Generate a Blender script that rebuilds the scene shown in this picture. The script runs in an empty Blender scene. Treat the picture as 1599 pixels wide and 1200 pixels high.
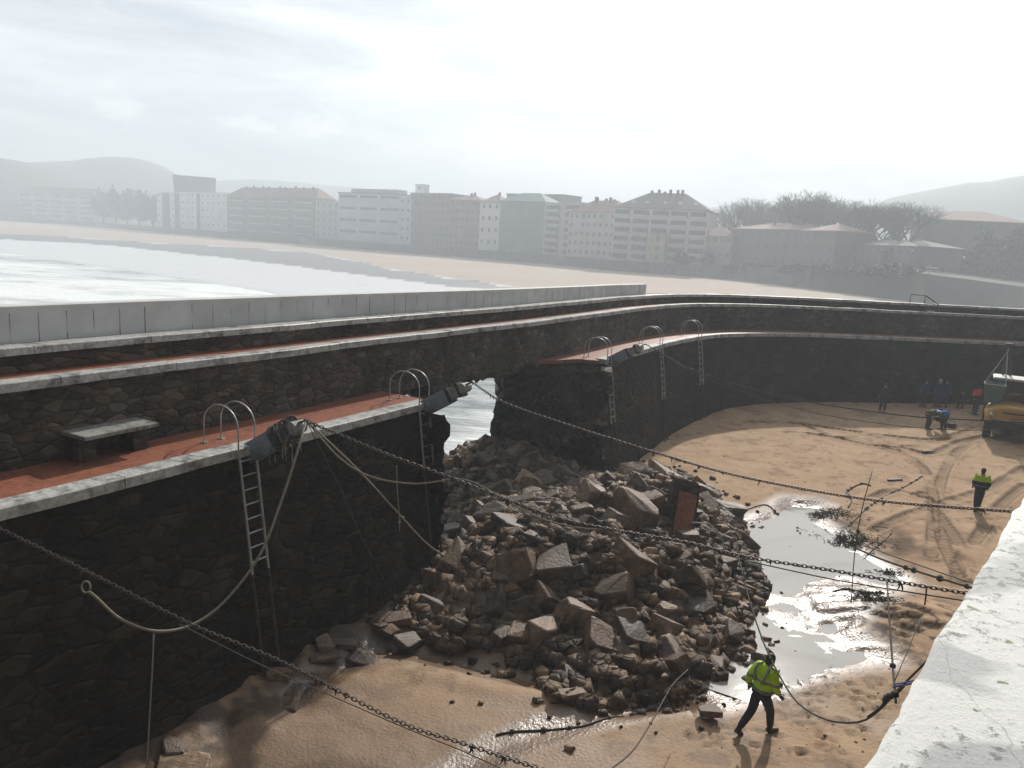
import bpy, bmesh, math, random
import numpy as np
from mathutils import Vector, Matrix, noise
random.seed(11); rng = np.random.default_rng(5)
R = math.radians
S = bpy.context.scene
COL = S.collection

# ------------------------------------------------------------------ camera
F = 1200.0; CX, CY = 799.5, 600.0
ROLL = math.atan(.06); YH = 378.0; H = 9.4
PITCH = math.atan((CY-YH)*math.cos(ROLL)/F)
cam = bpy.data.cameras.new('camera'); camo = bpy.data.objects.new('camera', cam); COL.objects.link(camo)
cam.lens = 36*F/1599; cam.sensor_width = 36; cam.clip_start = .05; cam.clip_end = 12000
camo.location = (0, 0, H)
camo.rotation_euler = (Matrix.Rotation(math.pi/2-PITCH, 3, 'X') @ Matrix.Rotation(ROLL, 3, 'Z')).to_euler()
S.camera = camo

# ------------------------------------------------------------------ sky, sun, exposure
SUN_AZ, SUN_EL = 21.0, 33.0
SUN = Vector((math.sin(R(SUN_AZ))*math.cos(R(SUN_EL)), math.cos(R(SUN_AZ))*math.cos(R(SUN_EL)), math.sin(R(SUN_EL))))
SKY_STRENGTH = .115; SUN_STRENGTH = 3.6
w = bpy.data.worlds.new('World'); S.world = w; w.use_nodes = True
nt = w.node_tree; nt.nodes.clear()
def N(t, typ, **kw):
    n = t.nodes.new(typ)
    for k, v in kw.items(): setattr(n, k, v)
    return n
out = N(nt, 'ShaderNodeOutputWorld'); bg = N(nt, 'ShaderNodeBackground'); bg.inputs[1].default_value = SKY_STRENGTH
sky = N(nt, 'ShaderNodeTexSky', sky_type='NISHITA', sun_disc=False, sun_elevation=R(SUN_EL), sun_rotation=R(SUN_AZ))
sky.dust_density = 2.0
tc = N(nt, 'ShaderNodeTexCoord'); mp = N(nt, 'ShaderNodeMapping'); mp.inputs['Scale'].default_value = (1.0, 1.0, 5.0)
nt.links.new(tc.outputs['Generated'], mp.inputs[0])
n1 = N(nt, 'ShaderNodeTexNoise'); n1.inputs['Scale'].default_value = 3.0; n1.inputs['Detail'].default_value = 7; n1.inputs['Roughness'].default_value = .56; n1.inputs['Distortion'].default_value = .35
nt.links.new(mp.outputs[0], n1.inputs['Vector'])
r1 = N(nt, 'ShaderNodeValToRGB'); r1.color_ramp.elements[0].position = .36; r1.color_ramp.elements[0].color = (3.5, 3.95, 4.4, 1)
r1.color_ramp.elements[1].position = .64; r1.color_ramp.elements[1].color = (7.6, 7.8, 8.0, 1)
nt.links.new(n1.outputs['Fac'], r1.inputs[0])
# brightening of the cloud layer round the veiled sun
dp = N(nt, 'ShaderNodeVectorMath', operation='DOT_PRODUCT'); dp.inputs[1].default_value = SUN
nt.links.new(tc.outputs['Generated'], dp.inputs[0])
mr = N(nt, 'ShaderNodeMapRange'); mr.inputs[1].default_value = .72; mr.inputs[2].default_value = 1; mr.inputs[3].default_value = 0; mr.inputs[4].default_value = 1
nt.links.new(dp.outputs['Value'], mr.inputs[0])
pw = N(nt, 'ShaderNodeMath', operation='POWER'); pw.inputs[1].default_value = 2.0; nt.links.new(mr.outputs[0], pw.inputs[0])
ml = N(nt, 'ShaderNodeMath', operation='MULTIPLY'); ml.inputs[1].default_value = 7.0; nt.links.new(pw.outputs[0], ml.inputs[0])
ad = N(nt, 'ShaderNodeMixRGB', blend_type='ADD'); ad.inputs[0].default_value = 1
nt.links.new(r1.outputs[0], ad.inputs[1]); nt.links.new(ml.outputs[0], ad.inputs[2])
mx = N(nt, 'ShaderNodeMixRGB'); mx.inputs[0].default_value = .95
# small bright cumulus low over the hills
mp2 = N(nt, 'ShaderNodeMapping'); mp2.inputs['Scale'].default_value = (1, 1, 2.6); nt.links.new(tc.outputs['Generated'], mp2.inputs[0])
n5 = N(nt, 'ShaderNodeTexNoise'); n5.inputs['Scale'].default_value = 7.5; n5.inputs['Detail'].default_value = 8; n5.inputs['Roughness'].default_value = .55; nt.links.new(mp2.outputs[0], n5.inputs['Vector'])
g5 = N(nt, 'ShaderNodeMapRange'); g5.inputs[1].default_value = .56; g5.inputs[2].default_value = .61; nt.links.new(n5.outputs['Fac'], g5.inputs[0])
sz = N(nt, 'ShaderNodeSeparateXYZ'); nt.links.new(tc.outputs['Generated'], sz.inputs[0])
e1 = N(nt, 'ShaderNodeMapRange'); e1.inputs[1].default_value = .05; e1.inputs[2].default_value = .07; nt.links.new(sz.outputs['Z'], e1.inputs[0])
e2 = N(nt, 'ShaderNodeMapRange'); e2.inputs[1].default_value = .10; e2.inputs[2].default_value = .17; e2.inputs[3].default_value = 1; e2.inputs[4].default_value = 0; nt.links.new(sz.outputs['Z'], e2.inputs[0])
q1 = N(nt, 'ShaderNodeMath', operation='MULTIPLY'); nt.links.new(e1.outputs[0], q1.inputs[0]); nt.links.new(e2.outputs[0], q1.inputs[1])
q2 = N(nt, 'ShaderNodeMath', operation='MULTIPLY'); nt.links.new(q1.outputs[0], q2.inputs[0]); nt.links.new(g5.outputs[0], q2.inputs[1])
q3 = N(nt, 'ShaderNodeMath', operation='MULTIPLY'); q3.inputs[1].default_value = .7; nt.links.new(q2.outputs[0], q3.inputs[0])
cu = N(nt, 'ShaderNodeMixRGB'); cu.inputs[2].default_value = (9, 9.1, 9.2, 1); nt.links.new(q3.outputs[0], cu.inputs[0]); nt.links.new(ad.outputs[0], cu.inputs[1])
nt.links.new(sky.outputs[0], mx.inputs[1]); nt.links.new(cu.outputs[0], mx.inputs[2])
# sky behind the camera is darkened to cut fill light on the facing walls
sp = N(nt, 'ShaderNodeSeparateXYZ'); nt.links.new(tc.outputs['Generated'], sp.inputs[0])
mb = N(nt, 'ShaderNodeMapRange'); mb.inputs[1].default_value = -.35; mb.inputs[2].default_value = .75; mb.inputs[3].default_value = .07; mb.inputs[4].default_value = 1
nt.links.new(sp.outputs['Y'], mb.inputs[0])
mm = N(nt, 'ShaderNodeMixRGB', blend_type='MULTIPLY'); mm.inputs[0].default_value = 1
nt.links.new(mx.outputs[0], mm.inputs[1]); nt.links.new(mb.outputs[0], mm.inputs[2])
nt.links.new(mm.outputs[0], bg.inputs[0]); nt.links.new(bg.outputs[0], out.inputs[0])
sl = bpy.data.lights.new('sun', 'SUN'); sl.energy = SUN_STRENGTH; sl.angle = R(1.2); sl.color = (1, .935, .85)
so = bpy.data.objects.new('sun', sl); COL.objects.link(so); so.rotation_euler = SUN.to_track_quat('Z', 'Y').to_euler()
vs = S.view_settings; S.display_settings.display_device = 'sRGB'
vs.view_transform = 'Standard'; vs.look = 'None'; vs.exposure = .45; vs.gamma = 1; vs.use_curve_mapping = False
S.cycles.use_denoising = True
S.cycles.max_bounces = 6; S.cycles.volume_bounces = 1; S.cycles.diffuse_bounces = 3; S.cycles.glossy_bounces = 3
S.cycles.sample_clamp_indirect = 6

# ------------------------------------------------------------------ survey helpers (photo pixel -> world point)
def ray(px, py):
    dx = px-CX; dy = py-CY; c, s = math.cos(ROLL), math.sin(ROLL)
    u = dx*c+dy*s; v = -dx*s+dy*c; cp, sp_ = math.cos(PITCH), math.sin(PITCH)
    return Vector((u, F*cp-v*sp_, -F*sp_-v*cp))/F
def P(px, py, z=0.0):
    r = ray(px, py); t = (z-H)/r.z
    return Vector((r.x*t, r.y*t, z))
def PD(px, py, d):                                   # point at horizontal distance d
    r = ray(px, py); return Vector((0, 0, H)) + r*(d/math.hypot(r.x, r.y))

# ------------------------------------------------------------------ object helpers
def link(o, parent=None):
    COL.objects.link(o)
    if parent: o.parent = parent
    return o
def tag(o, label=None, cat=None, group=None, kind=None):
    if label: o['label'] = label
    if cat: o['category'] = cat
    if group: o['group'] = group
    if kind: o['kind'] = kind
    return o
def empty(name, loc=(0, 0, 0), rz=0):
    o = bpy.data.objects.new(name, None); o.location = loc; o.rotation_euler.z = rz; o.empty_display_size = .2
    return link(o)
def mesh_obj(name, verts, faces, mat, parent=None, smooth=False):
    me = bpy.data.meshes.new(name); me.from_pydata([tuple(v) for v in verts], [], faces)
    me.materials.append(mat)
    if smooth: me.shade_smooth()
    me.update()
    return link(bpy.data.objects.new(name, me), parent)
class MB:
    """collects shapes into one mesh"""
    def __init__(s): s.v = []; s.f = []
    def add(s, v, f):
        n = len(s.v); s.v += [Vector(x) for x in v]; s.f += [tuple(i+n for i in q) for q in f]; return s
    def box(s, c, d, M=None, bev=0):
        x, y, z = [q/2 for q in d]; b = bev
        if b:
            bm = bmesh.new(); bmesh.ops.create_cube(bm, size=1); bmesh.ops.scale(bm, vec=d, verts=bm.verts)
            bmesh.ops.bevel(bm, geom=bm.edges[:], offset=b, segments=2, affect='EDGES')
            bm.verts.index_update(); v = [p.co.copy() for p in bm.verts]; f = [[q.index for q in g.verts] for g in bm.faces]; bm.free()
        else:
            v = [Vector((i*x, j*y, k*z)) for i in (-1, 1) for j in (-1, 1) for k in (-1, 1)]
            f = [(0, 1, 3, 2), (4, 6, 7, 5), (0, 4, 5, 1), (2, 3, 7, 6), (0, 2, 6, 4), (1, 5, 7, 3)]
        if M is not None: v = [M @ p for p in v]
        return s.add([p+Vector(c) for p in v], f)
    def tube(s, pts, r, n=6, close=False):
        pts = [Vector(p) for p in pts]; m = len(pts); rings = []
        up = Vector((0, 0, 1)); prev = None
        for i, p in enumerate(pts):
            if close: t = pts[(i+1) % m]-pts[i-1]
            else: t = pts[min(i+1, m-1)]-pts[max(i-1, 0)]
            if t.length < 1e-9: t = Vector((0, 0, 1))
            t.normalize()
            a = prev if prev is not None else (up if abs(t.z) < .9 else Vector((1, 0, 0)))
            a = (a - t*a.dot(t));
            if a.length < 1e-6: a = t.orthogonal()
            a.normalize(); prev = a; b = t.cross(a)
            rr = r[i] if hasattr(r, '__len__') else r
            rings.append([p+(a*math.cos(2*math.pi*k/n)+b*math.sin(2*math.pi*k/n))*rr for k in range(n)])
        v = [q for g in rings for q in g]; f = []
        for i in range(m if close else m-1):
            j = (i+1) % m
            for k in range(n):
                l = (k+1) % n; f.append((i*n+k, i*n+l, j*n+l, j*n+k))
        if not close: f.append(tuple(range(n))[::-1]); f.append(tuple((m-1)*n+k for k in range(n)))
        return s.add(v, f)
    def ball(s, c, r, M=None, sub=1):
        bm = bmesh.new(); bmesh.ops.create_icosphere(bm, subdivisions=sub, radius=1)
        bm.verts.index_update(); rr = r if hasattr(r, '__len__') else (r, r, r)
        v = [Vector((p.co.x*rr[0], p.co.y*rr[1], p.co.z*rr[2])) for p in bm.verts]; f = [[q.index for q in g.verts] for g in bm.faces]; bm.free()
        if M is not None: v = [M @ p for p in v]
        return s.add([p+Vector(c) for p in v], f)
    def prism(s, poly, z0, z1):
        n = len(poly); v = [Vector((p[0], p[1], z0)) for p in poly]+[Vector((p[0], p[1], z1)) for p in poly]
        f = [tuple(range(n))[::-1], tuple(range(n, 2*n))]+[(i, (i+1) % n, n+(i+1) % n, n+i) for i in range(n)]
        return s.add(v, f)
    def build(s, name, mat, parent=None, smooth=False): return mesh_obj(name, s.v, s.f, mat, parent, smooth)
def catmull(pts, step):
    P_ = [np.array(p, float) for p in pts]; P_ = [2*P_[0]-P_[1]]+P_+[2*P_[-1]-P_[-2]]; o = []
    for i in range(1, len(P_)-2):
        a, b, c, d = P_[i-1:i+3]; n = max(1, int(np.linalg.norm(c-b)/step))
        for k in range(n):
            t = k/n
            o.append(.5*((2*b)+(-a+c)*t+(2*a-5*b+4*c-d)*t*t+(-a+3*b-3*c+d)*t**3))
    o.append(P_[-2]); return np.array(o)
def fbm(x, y, z=0, s=1.0, o=3): return noise.fractal(Vector((x*s, y*s, z*s)), .9, 2.1, o)
# numpy value noise for big grids
def vnoise(x, y, seed=0):
    xi = np.floor(x).astype(np.int64); yi = np.floor(y).astype(np.int64); xf = x-xi; yf = y-yi
    def h(a, b):
        n = (a*374761393+b*668265263+seed*1442695041) & 0xffffffff
        n = ((n ^ (n >> 13))*1274126177) & 0xffffffff
        return ((n ^ (n >> 16)) & 0xffff)/65535.0
    u = xf*xf*(3-2*xf); v = yf*yf*(3-2*yf)
    return (h(xi, yi)*(1-u)+h(xi+1, yi)*u)*(1-v)+(h(xi, yi+1)*(1-u)+h(xi+1, yi+1)*u)*v
def vfbm(x, y, s, o=4, seed=0):
    a = 0; amp = .5; t = 0
    for k in range(o): a = a+amp*vnoise(x*s+k*17.3, y*s-k*9.1, seed+k); t += amp; amp *= .5; s *= 2.03
    return a/t

# ------------------------------------------------------------------ materials
def mat_base(name):
    m = bpy.data.materials.new(name); m.use_nodes = True; t = m.node_tree
    return m, t, t.nodes['Principled BSDF']
def simple(name, col, rough=.6, metal=0, spec=.5, var=.15, scale=8, bump=.0, bscale=40, col2=None):
    m, t, b = mat_base(name)
    b.inputs['Roughness'].default_value = rough; b.inputs['Metallic'].default_value = metal; b.inputs['Specular IOR Level'].default_value = spec
    c = N(t, 'ShaderNodeTexCoord'); n = N(t, 'ShaderNodeTexNoise'); n.inputs['Scale'].default_value = scale; n.inputs['Detail'].default_value = 6; n.inputs['Roughness'].default_value = .65
    t.links.new(c.outputs['Object'], n.inputs['Vector'])
    rp = N(t, 'ShaderNodeValToRGB'); rp.color_ramp.elements[0].position = .3; rp.color_ramp.elements[1].position = .7
    c2 = col2 or tuple(min(1, x*(1+var)) for x in col)
    rp.color_ramp.elements[0].color = (*[x*(1-var) for x in col], 1); rp.color_ramp.elements[1].color = (*c2, 1)
    t.links.new(n.outputs['Fac'], rp.inputs[0]); t.links.new(rp.outputs[0], b.inputs['Base Color'])
    if bump:
        n2 = N(t, 'ShaderNodeTexNoise'); n2.inputs['Scale'].default_value = bscale; n2.inputs['Detail'].default_value = 5
        t.links.new(c.outputs['Object'], n2.inputs['Vector'])
        bp = N(t, 'ShaderNodeBump'); bp.inputs['Strength'].default_value = bump; bp.inputs['Distance'].default_value = .03
        t.links.new(n2.outputs['Fac'], bp.inputs['Height']); t.links.new(bp.outputs[0], b.inputs['Normal'])
    return m
def masonry(name, cols, scale=3.0, zs=1.7, mortar=(.05, .045, .04), rough=.55, wet=.5):
    m, t, b = mat_base(name)
    c = N(t, 'ShaderNodeTexCoord'); mpn = N(t, 'ShaderNodeMapping'); mpn.inputs['Scale'].default_value = (1, 1, zs)
    nz = N(t, 'ShaderNodeTexNoise'); nz.inputs['Scale'].default_value = 2.5; nz.inputs['Detail'].default_value = 3
    t.links.new(c.outputs['Object'], nz.inputs['Vector'])
    mxv = N(t, 'ShaderNodeMixRGB'); mxv.inputs[0].default_value = .12
    t.links.new(c.outputs['Object'], mxv.inputs[1]); t.links.new(nz.outputs['Color'], mxv.inputs[2])
    t.links.new(mxv.outputs[0], mpn.inputs[0])
    v1 = N(t, 'ShaderNodeTexVoronoi'); v1.inputs['Scale'].default_value = scale
    v2 = N(t, 'ShaderNodeTexVoronoi', feature='DISTANCE_TO_EDGE'); v2.inputs['Scale'].default_value = scale
    for v in (v1, v2): t.links.new(mpn.outputs[0], v.inputs['Vector']); v.inputs['Randomness'].default_value = .9
    sx = N(t, 'ShaderNodeSeparateColor'); t.links.new(v1.outputs['Color'], sx.inputs[0])
    rp = N(t, 'ShaderNodeValToRGB'); e = rp.color_ramp.elements
    while len(e) < len(cols): e.new(.5)
    for i, q in enumerate(cols): e[i].position = i/(len(cols)-1); e[i].color = (*q, 1)
    t.links.new(sx.outputs[0], rp.inputs[0])
    dirt = N(t, 'ShaderNodeTexNoise'); dirt.inputs['Scale'].default_value = .55; dirt.inputs['Detail'].default_value = 8; dirt.inputs['Roughness'].default_value = .7
    t.links.new(c.outputs['Object'], dirt.inputs['Vector'])
    dr = N(t, 'ShaderNodeMapRange'); dr.inputs[1].default_value = .35; dr.inputs[2].default_value = .68; dr.inputs[3].default_value = .3; dr.inputs[4].default_value = 1.75
    t.links.new(dirt.outputs['Fac'], dr.inputs[0])
    mu = N(t, 'ShaderNodeMixRGB', blend_type='MULTIPLY'); mu.inputs[0].default_value = 1
    t.links.new(rp.outputs[0], mu.inputs[1]); t.links.new(dr.outputs[0], mu.inputs[2])
    er = N(t, 'ShaderNodeMapRange'); er.inputs[1].default_value = .0; er.inputs[2].default_value = .06; er.inputs[3].default_value = .35
    t.links.new(v2.outputs['Distance'], er.inputs[0])
    mo = N(t, 'ShaderNodeMixRGB'); mo.inputs[1].default_value = (*mortar, 1)
    t.links.new(er.outputs[0], mo.inputs[0]); t.links.new(mu.outputs[0], mo.inputs[2])
    t.links.new(mo.outputs[0], b.inputs['Base Color'])
    fine = N(t, 'ShaderNodeTexNoise'); fine.inputs['Scale'].default_value = 14; fine.inputs['Detail'].default_value = 6
    t.links.new(c.outputs['Object'], fine.inputs['Vector'])
    er2 = N(t, 'ShaderNodeMapRange'); er2.inputs[1].default_value = 0; er2.inputs[2].default_value = .16
    t.links.new(v2.outputs['Distance'], er2.inputs[0])
    hs = N(t, 'ShaderNodeMath', operation='MULTIPLY_ADD'); hs.inputs[1].default_value = .5
    t.links.new(fine.outputs['Fac'], hs.inputs[0]); t.links.new(er2.outputs[0], hs.inputs[2])
    h3 = N(t, 'ShaderNodeMath', operation='MULTIPLY_ADD'); h3.inputs[1].default_value = .6
    t.links.new(sx.outputs[1], h3.inputs[0]); t.links.new(hs.outputs[0], h3.inputs[2])
    bp = N(t, 'ShaderNodeBump'); bp.inputs['Strength'].default_value = .7; bp.inputs['Distance'].default_value = .05
    t.links.new(h3.outputs[0], bp.inputs['Height']); t.links.new(bp.outputs[0], b.inputs['Normal'])
    b.inputs['Roughness'].default_value = rough; b.inputs['Specular IOR Level'].default_value = wet
    return m
M = {}
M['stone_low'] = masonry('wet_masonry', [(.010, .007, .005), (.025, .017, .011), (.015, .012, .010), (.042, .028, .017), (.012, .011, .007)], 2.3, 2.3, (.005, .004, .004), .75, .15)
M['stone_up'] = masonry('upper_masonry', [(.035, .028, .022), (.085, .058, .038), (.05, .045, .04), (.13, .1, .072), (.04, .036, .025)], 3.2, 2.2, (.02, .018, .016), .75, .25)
M['core'] = masonry('broken_core', [(.03, .024, .018), (.075, .052, .036), (.045, .036, .03), (.12, .085, .055)], 1.7, 1.4, (.014, .012, .01), .6, .3)
def concrete(name, col, stain=(.12, .1, .07), amt=.5, rough=.55, scale=3, streak=False, spec=.4):
    m, t, b = mat_base(name)
    c = N(t, 'ShaderNodeTexCoord')
    n = N(t, 'ShaderNodeTexNoise'); n.inputs['Scale'].default_value = scale; n.inputs['Detail'].default_value = 9; n.inputs['Roughness'].default_value = .72
    if streak:
        mpn = N(t, 'ShaderNodeMapping'); mpn.inputs['Scale'].default_value = (6, 6, .35); t.links.new(c.outputs['Object'], mpn.inputs[0]); t.links.new(mpn.outputs[0], n.inputs['Vector'])
    else: t.links.new(c.outputs['Object'], n.inputs['Vector'])
    rp = N(t, 'ShaderNodeValToRGB'); e = rp.color_ramp.elements
    e[0].position = .5-.28*amt; e[0].color = (*stain, 1); e[1].position = .5+.02; e[1].color = (*col, 1)
    t.links.new(n.outputs['Fac'], rp.inputs[0])
    nf = N(t, 'ShaderNodeTexNoise'); nf.inputs['Scale'].default_value = 11; nf.inputs['Detail'].default_value = 9; nf.inputs['Roughness'].default_value = .8; t.links.new(c.outputs['Object'], nf.inputs['Vector'])
    gf = N(t, 'ShaderNodeMapRange'); gf.inputs[1].default_value = .32; gf.inputs[2].default_value = .68; gf.inputs[3].default_value = .5; gf.inputs[4].default_value = 1.35; t.links.new(nf.outputs['Fac'], gf.inputs[0])
    mf = N(t, 'ShaderNodeMixRGB', blend_type='MULTIPLY'); mf.inputs[0].default_value = 1; t.links.new(rp.outputs[0], mf.inputs[1]); t.links.new(gf.outputs[0], mf.inputs[2]); t.links.new(mf.outputs[0], b.inputs['Base Color'])
    n2 = N(t, 'ShaderNodeTexNoise'); n2.inputs['Scale'].default_value = 22; n2.inputs['Detail'].default_value = 7
    t.links.new(c.outputs['Object'], n2.inputs['Vector'])
    bp = N(t, 'ShaderNodeBump'); bp.inputs['Strength'].default_value = .35; bp.inputs['Distance'].default_value = .02
    t.links.new(n2.outputs['Fac'], bp.inputs['Height']); t.links.new(bp.outputs[0], b.inputs['Normal'])
    b.inputs['Roughness'].default_value = rough; b.inputs['Specular IOR Level'].default_value = spec
    return m
M['coping'] = concrete('white_coping', (.5, .5, .48), (.1, .095, .085), .55, .4, 2.2)
M['slab'] = concrete('slab_concrete', (.3, .3, .28), (.12, .12, .1), .4, .6)
M['beam'] = concrete('grey_painted_concrete', (.23, .26, .31), (.14, .12, .1), .5, .5)
M['red_deck'] = concrete('red_paving', (.31, .115, .068), (.11, .058, .04), .9, .45, 2.6, spec=.35)
M['metal'] = simple('galvanised_steel', (.42, .43, .44), .4, .6, var=.2, scale=6)
M['dark_metal'] = simple('rusty_steel', (.035, .03, .028), .6, .3, col2=(.1, .06, .04), scale=12)
M['chain'] = simple('chain_steel', (.05, .045, .045), .5, .5, col2=(.13, .1, .09), scale=10)
M['rope_pale'] = simple('pale_rope', (.34, .31, .24), .85, col2=(.2, .18, .14), scale=20)
M['rope_dark'] = simple('dark_rope', (.045, .045, .045), .85, col2=(.1, .1, .09), scale=15)
M['rope_green'] = simple('green_rope', (.03, .12, .09), .85, col2=(.08, .2, .16), scale=15)
M['rope_blue'] = simple('blue_rope', (.06, .09, .35), .8, scale=10)
M['rubber'] = simple('black_rubber', (.02, .02, .022), .7, bump=.2)
M['weed'] = simple('seaweed', (.025, .018, .012), .5, col2=(.06, .05, .025), scale=10)

# parapet concrete with formwork marks, rust streaks
def parapet_mat():
    m, t, b = mat_base('sea_parapet_concrete')
    uv = N(t, 'ShaderNodeUVMap'); c = N(t, 'ShaderNodeTexCoord')
    n = N(t, 'ShaderNodeTexNoise'); n.inputs['Scale'].default_value = 1.3; n.inputs['Detail'].default_value = 8
    t.links.new(c.outputs['Object'], n.inputs['Vector'])
    rp = N(t, 'ShaderNodeValToRGB'); rp.color_ramp.elements[0].position = .3; rp.color_ramp.elements[0].color = (.52, .52, .51, 1); rp.color_ramp.elements[1].position = .75; rp.color_ramp.elements[1].color = (.7, .7, .69, 1)
    t.links.new(n.outputs['Fac'], rp.inputs[0])
    sx = N(t, 'ShaderNodeSeparateXYZ'); t.links.new(uv.outputs[0], sx.inputs[0])
    dv = N(t, 'ShaderNodeMath', operation='DIVIDE'); dv.inputs[1].default_value = .55; t.links.new(sx.outputs[0], dv.inputs[0])
    fr = N(t, 'ShaderNodeMath', operation='FRACT'); t.links.new(dv.outputs[0], fr.inputs[0])
    lt = N(t, 'ShaderNodeMath', operation='LESS_THAN'); lt.inputs[1].default_value = .045; t.links.new(fr.outputs[0], lt.inputs[0])
    ht = N(t, 'ShaderNodeMath', operation='LESS_THAN'); ht.inputs[1].default_value = .62; t.links.new(sx.outputs[1], ht.inputs[0])
    n3 = N(t, 'ShaderNodeTexNoise'); n3.inputs['Scale'].default_value = 1.1; n3.inputs['Detail'].default_value = 4; t.links.new(c.outputs['Object'], n3.inputs['Vector'])
    g3 = N(t, 'ShaderNodeMapRange'); g3.inputs[1].default_value = .42; g3.inputs[2].default_value = .6; t.links.new(n3.outputs['Fac'], g3.inputs[0])
    a = N(t, 'ShaderNodeMath', operation='MULTIPLY'); t.links.new(lt.outputs[0], a.inputs[0]); t.links.new(ht.outputs[0], a.inputs[1])
    a2 = N(t, 'ShaderNodeMath', operation='MULTIPLY'); t.links.new(a.outputs[0], a2.inputs[0]); t.links.new(g3.outputs[0], a2.inputs[1])
    mxx = N(t, 'ShaderNodeMixRGB'); mxx.inputs[2].default_value = (.22, .13, .07, 1)
    t.links.new(a2.outputs[0], mxx.inputs[0]); t.links.new(rp.outputs[0], mxx.inputs[1]); t.links.new(mxx.outputs[0], b.inputs['Base Color'])
    b.inputs['Roughness'].default_value = .7
    return m
M['sea_parapet'] = parapet_mat()

# ------------------------------------------------------------------ the breakwater's line: front edge of its quay, sea to the left
DP = [(-17.5, -6), (-13.2, 1.2), (-10.2, 6.4), (-7.6, 10.95), (-6.75, 12.4), (-5.3, 15.08), (-4.0, 17.3), (-2.37, 20.2), (.74, 25.35), (2.6, 28.5), (5.6, 33.9), (7.6, 37.6), (10.3, 41.6), (12.6, 43.8), (15.4, 45.4), (19, 46.5), (23.4, 47.3), (32, 48.6), (46, 50.3), (60, 52)]
PATH = catmull(DP, .3)
seg = np.linalg.norm(np.diff(PATH, axis=0), axis=1); SL = np.concatenate([[0], np.cumsum(seg)])
TAN = np.gradient(PATH, axis=0); TAN /= np.linalg.norm(TAN, axis=1)[:, None]
def at_s(s, o=0.0, z=0.0):
    s = min(max(s, 0), SL[-1]); x = np.interp(s, SL, PATH[:, 0]); y = np.interp(s, SL, PATH[:, 1])
    tx = np.interp(s, SL, TAN[:, 0]); ty = np.interp(s, SL, TAN[:, 1]); l = math.hypot(tx, ty)
    return Vector((x-ty/l*o, y+tx/l*o, z))
def dir_s(s):
    tx = np.interp(s, SL, TAN[:, 0]); ty = np.interp(s, SL, TAN[:, 1]); v = Vector((tx, ty, 0)); v.normalize(); return v
_SC = {}
def s_px(px, o=0.0):                                   # station where the line of sight through column px (quay height) meets the line
    if (px, o) in _SC: return _SC[px, o]
    if ('t', o) not in _SC:
        t = []; cp, sp_ = math.cos(PITCH), math.sin(PITCH); c, q = math.cos(ROLL), math.sin(ROLL)
        for s in np.arange(0, SL[-1], .1):
            p = at_s(s, o)
            if p.y < 3: continue
            dz = 5.0-H; f = p.y*cp-dz*sp_; v = -(p.y*sp_+dz*cp); t.append((s, CX+F*(p.x*c-v*q)/f))
        _SC['t', o] = np.array(t)
    t = _SC['t', o]; k = int(np.argmin(abs(t[:, 1]-px))); _SC[px, o] = float(t[k, 0]); return _SC[px, o]
def to_offset(x, y):
    """signed offset (sea side +) and station of points"""
    bd = np.full(x.shape, 1e9); bo = np.zeros(x.shape); bs = np.zeros(x.shape)
    for i in range(0, len(PATH)-3, 3):
        a = PATH[i]; b = PATH[i+3]; d = b-a; L = np.hypot(*d); d = d/L
        rx = x-a[0]; ry = y-a[1]; t = np.clip(rx*d[0]+ry*d[1], 0, L)
        ex = rx-d[0]*t; ey = ry-d[1]*t; dd = np.hypot(ex, ey); o = d[0]*ry-d[1]*rx
        k = dd < bd; bd = np.where(k, dd, bd); bo = np.where(k, np.sign(o)*dd, bo); bs = np.where(k, SL[i]+t, bs)
    return bo, bs
S_L = s_px(664); S_R0 = s_px(786, 1.75); S_R1 = s_px(938); S_H0 = s_px(684, 1.75); S_END = SL[-1]; S_O = s_px(781, 3.6)
S_PAR = s_px(1003, 2.95)
BATTER = .85
def base_off(z): return -BATTER*(5-z)/5.0

def grid_surface(fn, nu, nv, flip=False):
    v = [fn(i/nu, j/nv) for i in range(nu+1) for j in range(nv+1)]
    f = []
    for i in range(nu):
        for j in range(nv):
            a = i*(nv+1)+j; q = (a, a+nv+1, a+nv+2, a+1); f.append(q[::-1] if flip else q)
    return v, f
def cellrelief(p, sc=2.0):
    d, pts = noise.voronoi(Vector((p.x*sc, p.y*sc, p.z*sc*1.6)))
    c = noise.cell(Vector(pts[0])*7.3)
    return c*.6 - max(0, .25-(d[1]-d[0]))*2.2
def wall_panel(mb, s0, s1, oz, z0, z1, amp=.03, step=.16, rag0=0, rag1=0, sc=2.2):
    nu = max(2, int((s1-s0)/step)); nv = max(2, int((z1-z0)/step))
    def fn(u, v):
        z = z0+(z1-z0)*v
        a = s0+rag0*(.5+fbm(3.1, 7.7, z, 1.3)+.5*fbm(3.1, 1.7, z, 4)); b = s1-rag1*(.5+fbm(9.1, 2.7, z, 1.3)+.5*fbm(8.1, 1.7, z, 4))
        s = a+(b-a)*u; o = oz(z); p = at_s(s, o, z)
        k = amp*cellrelief(p, sc)+amp*1.2*fbm(p.x, p.y, p.z, 1.1)
        return at_s(s, o-k, z)
    mb.add(*grid_surface(fn, nu, nv))
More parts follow.
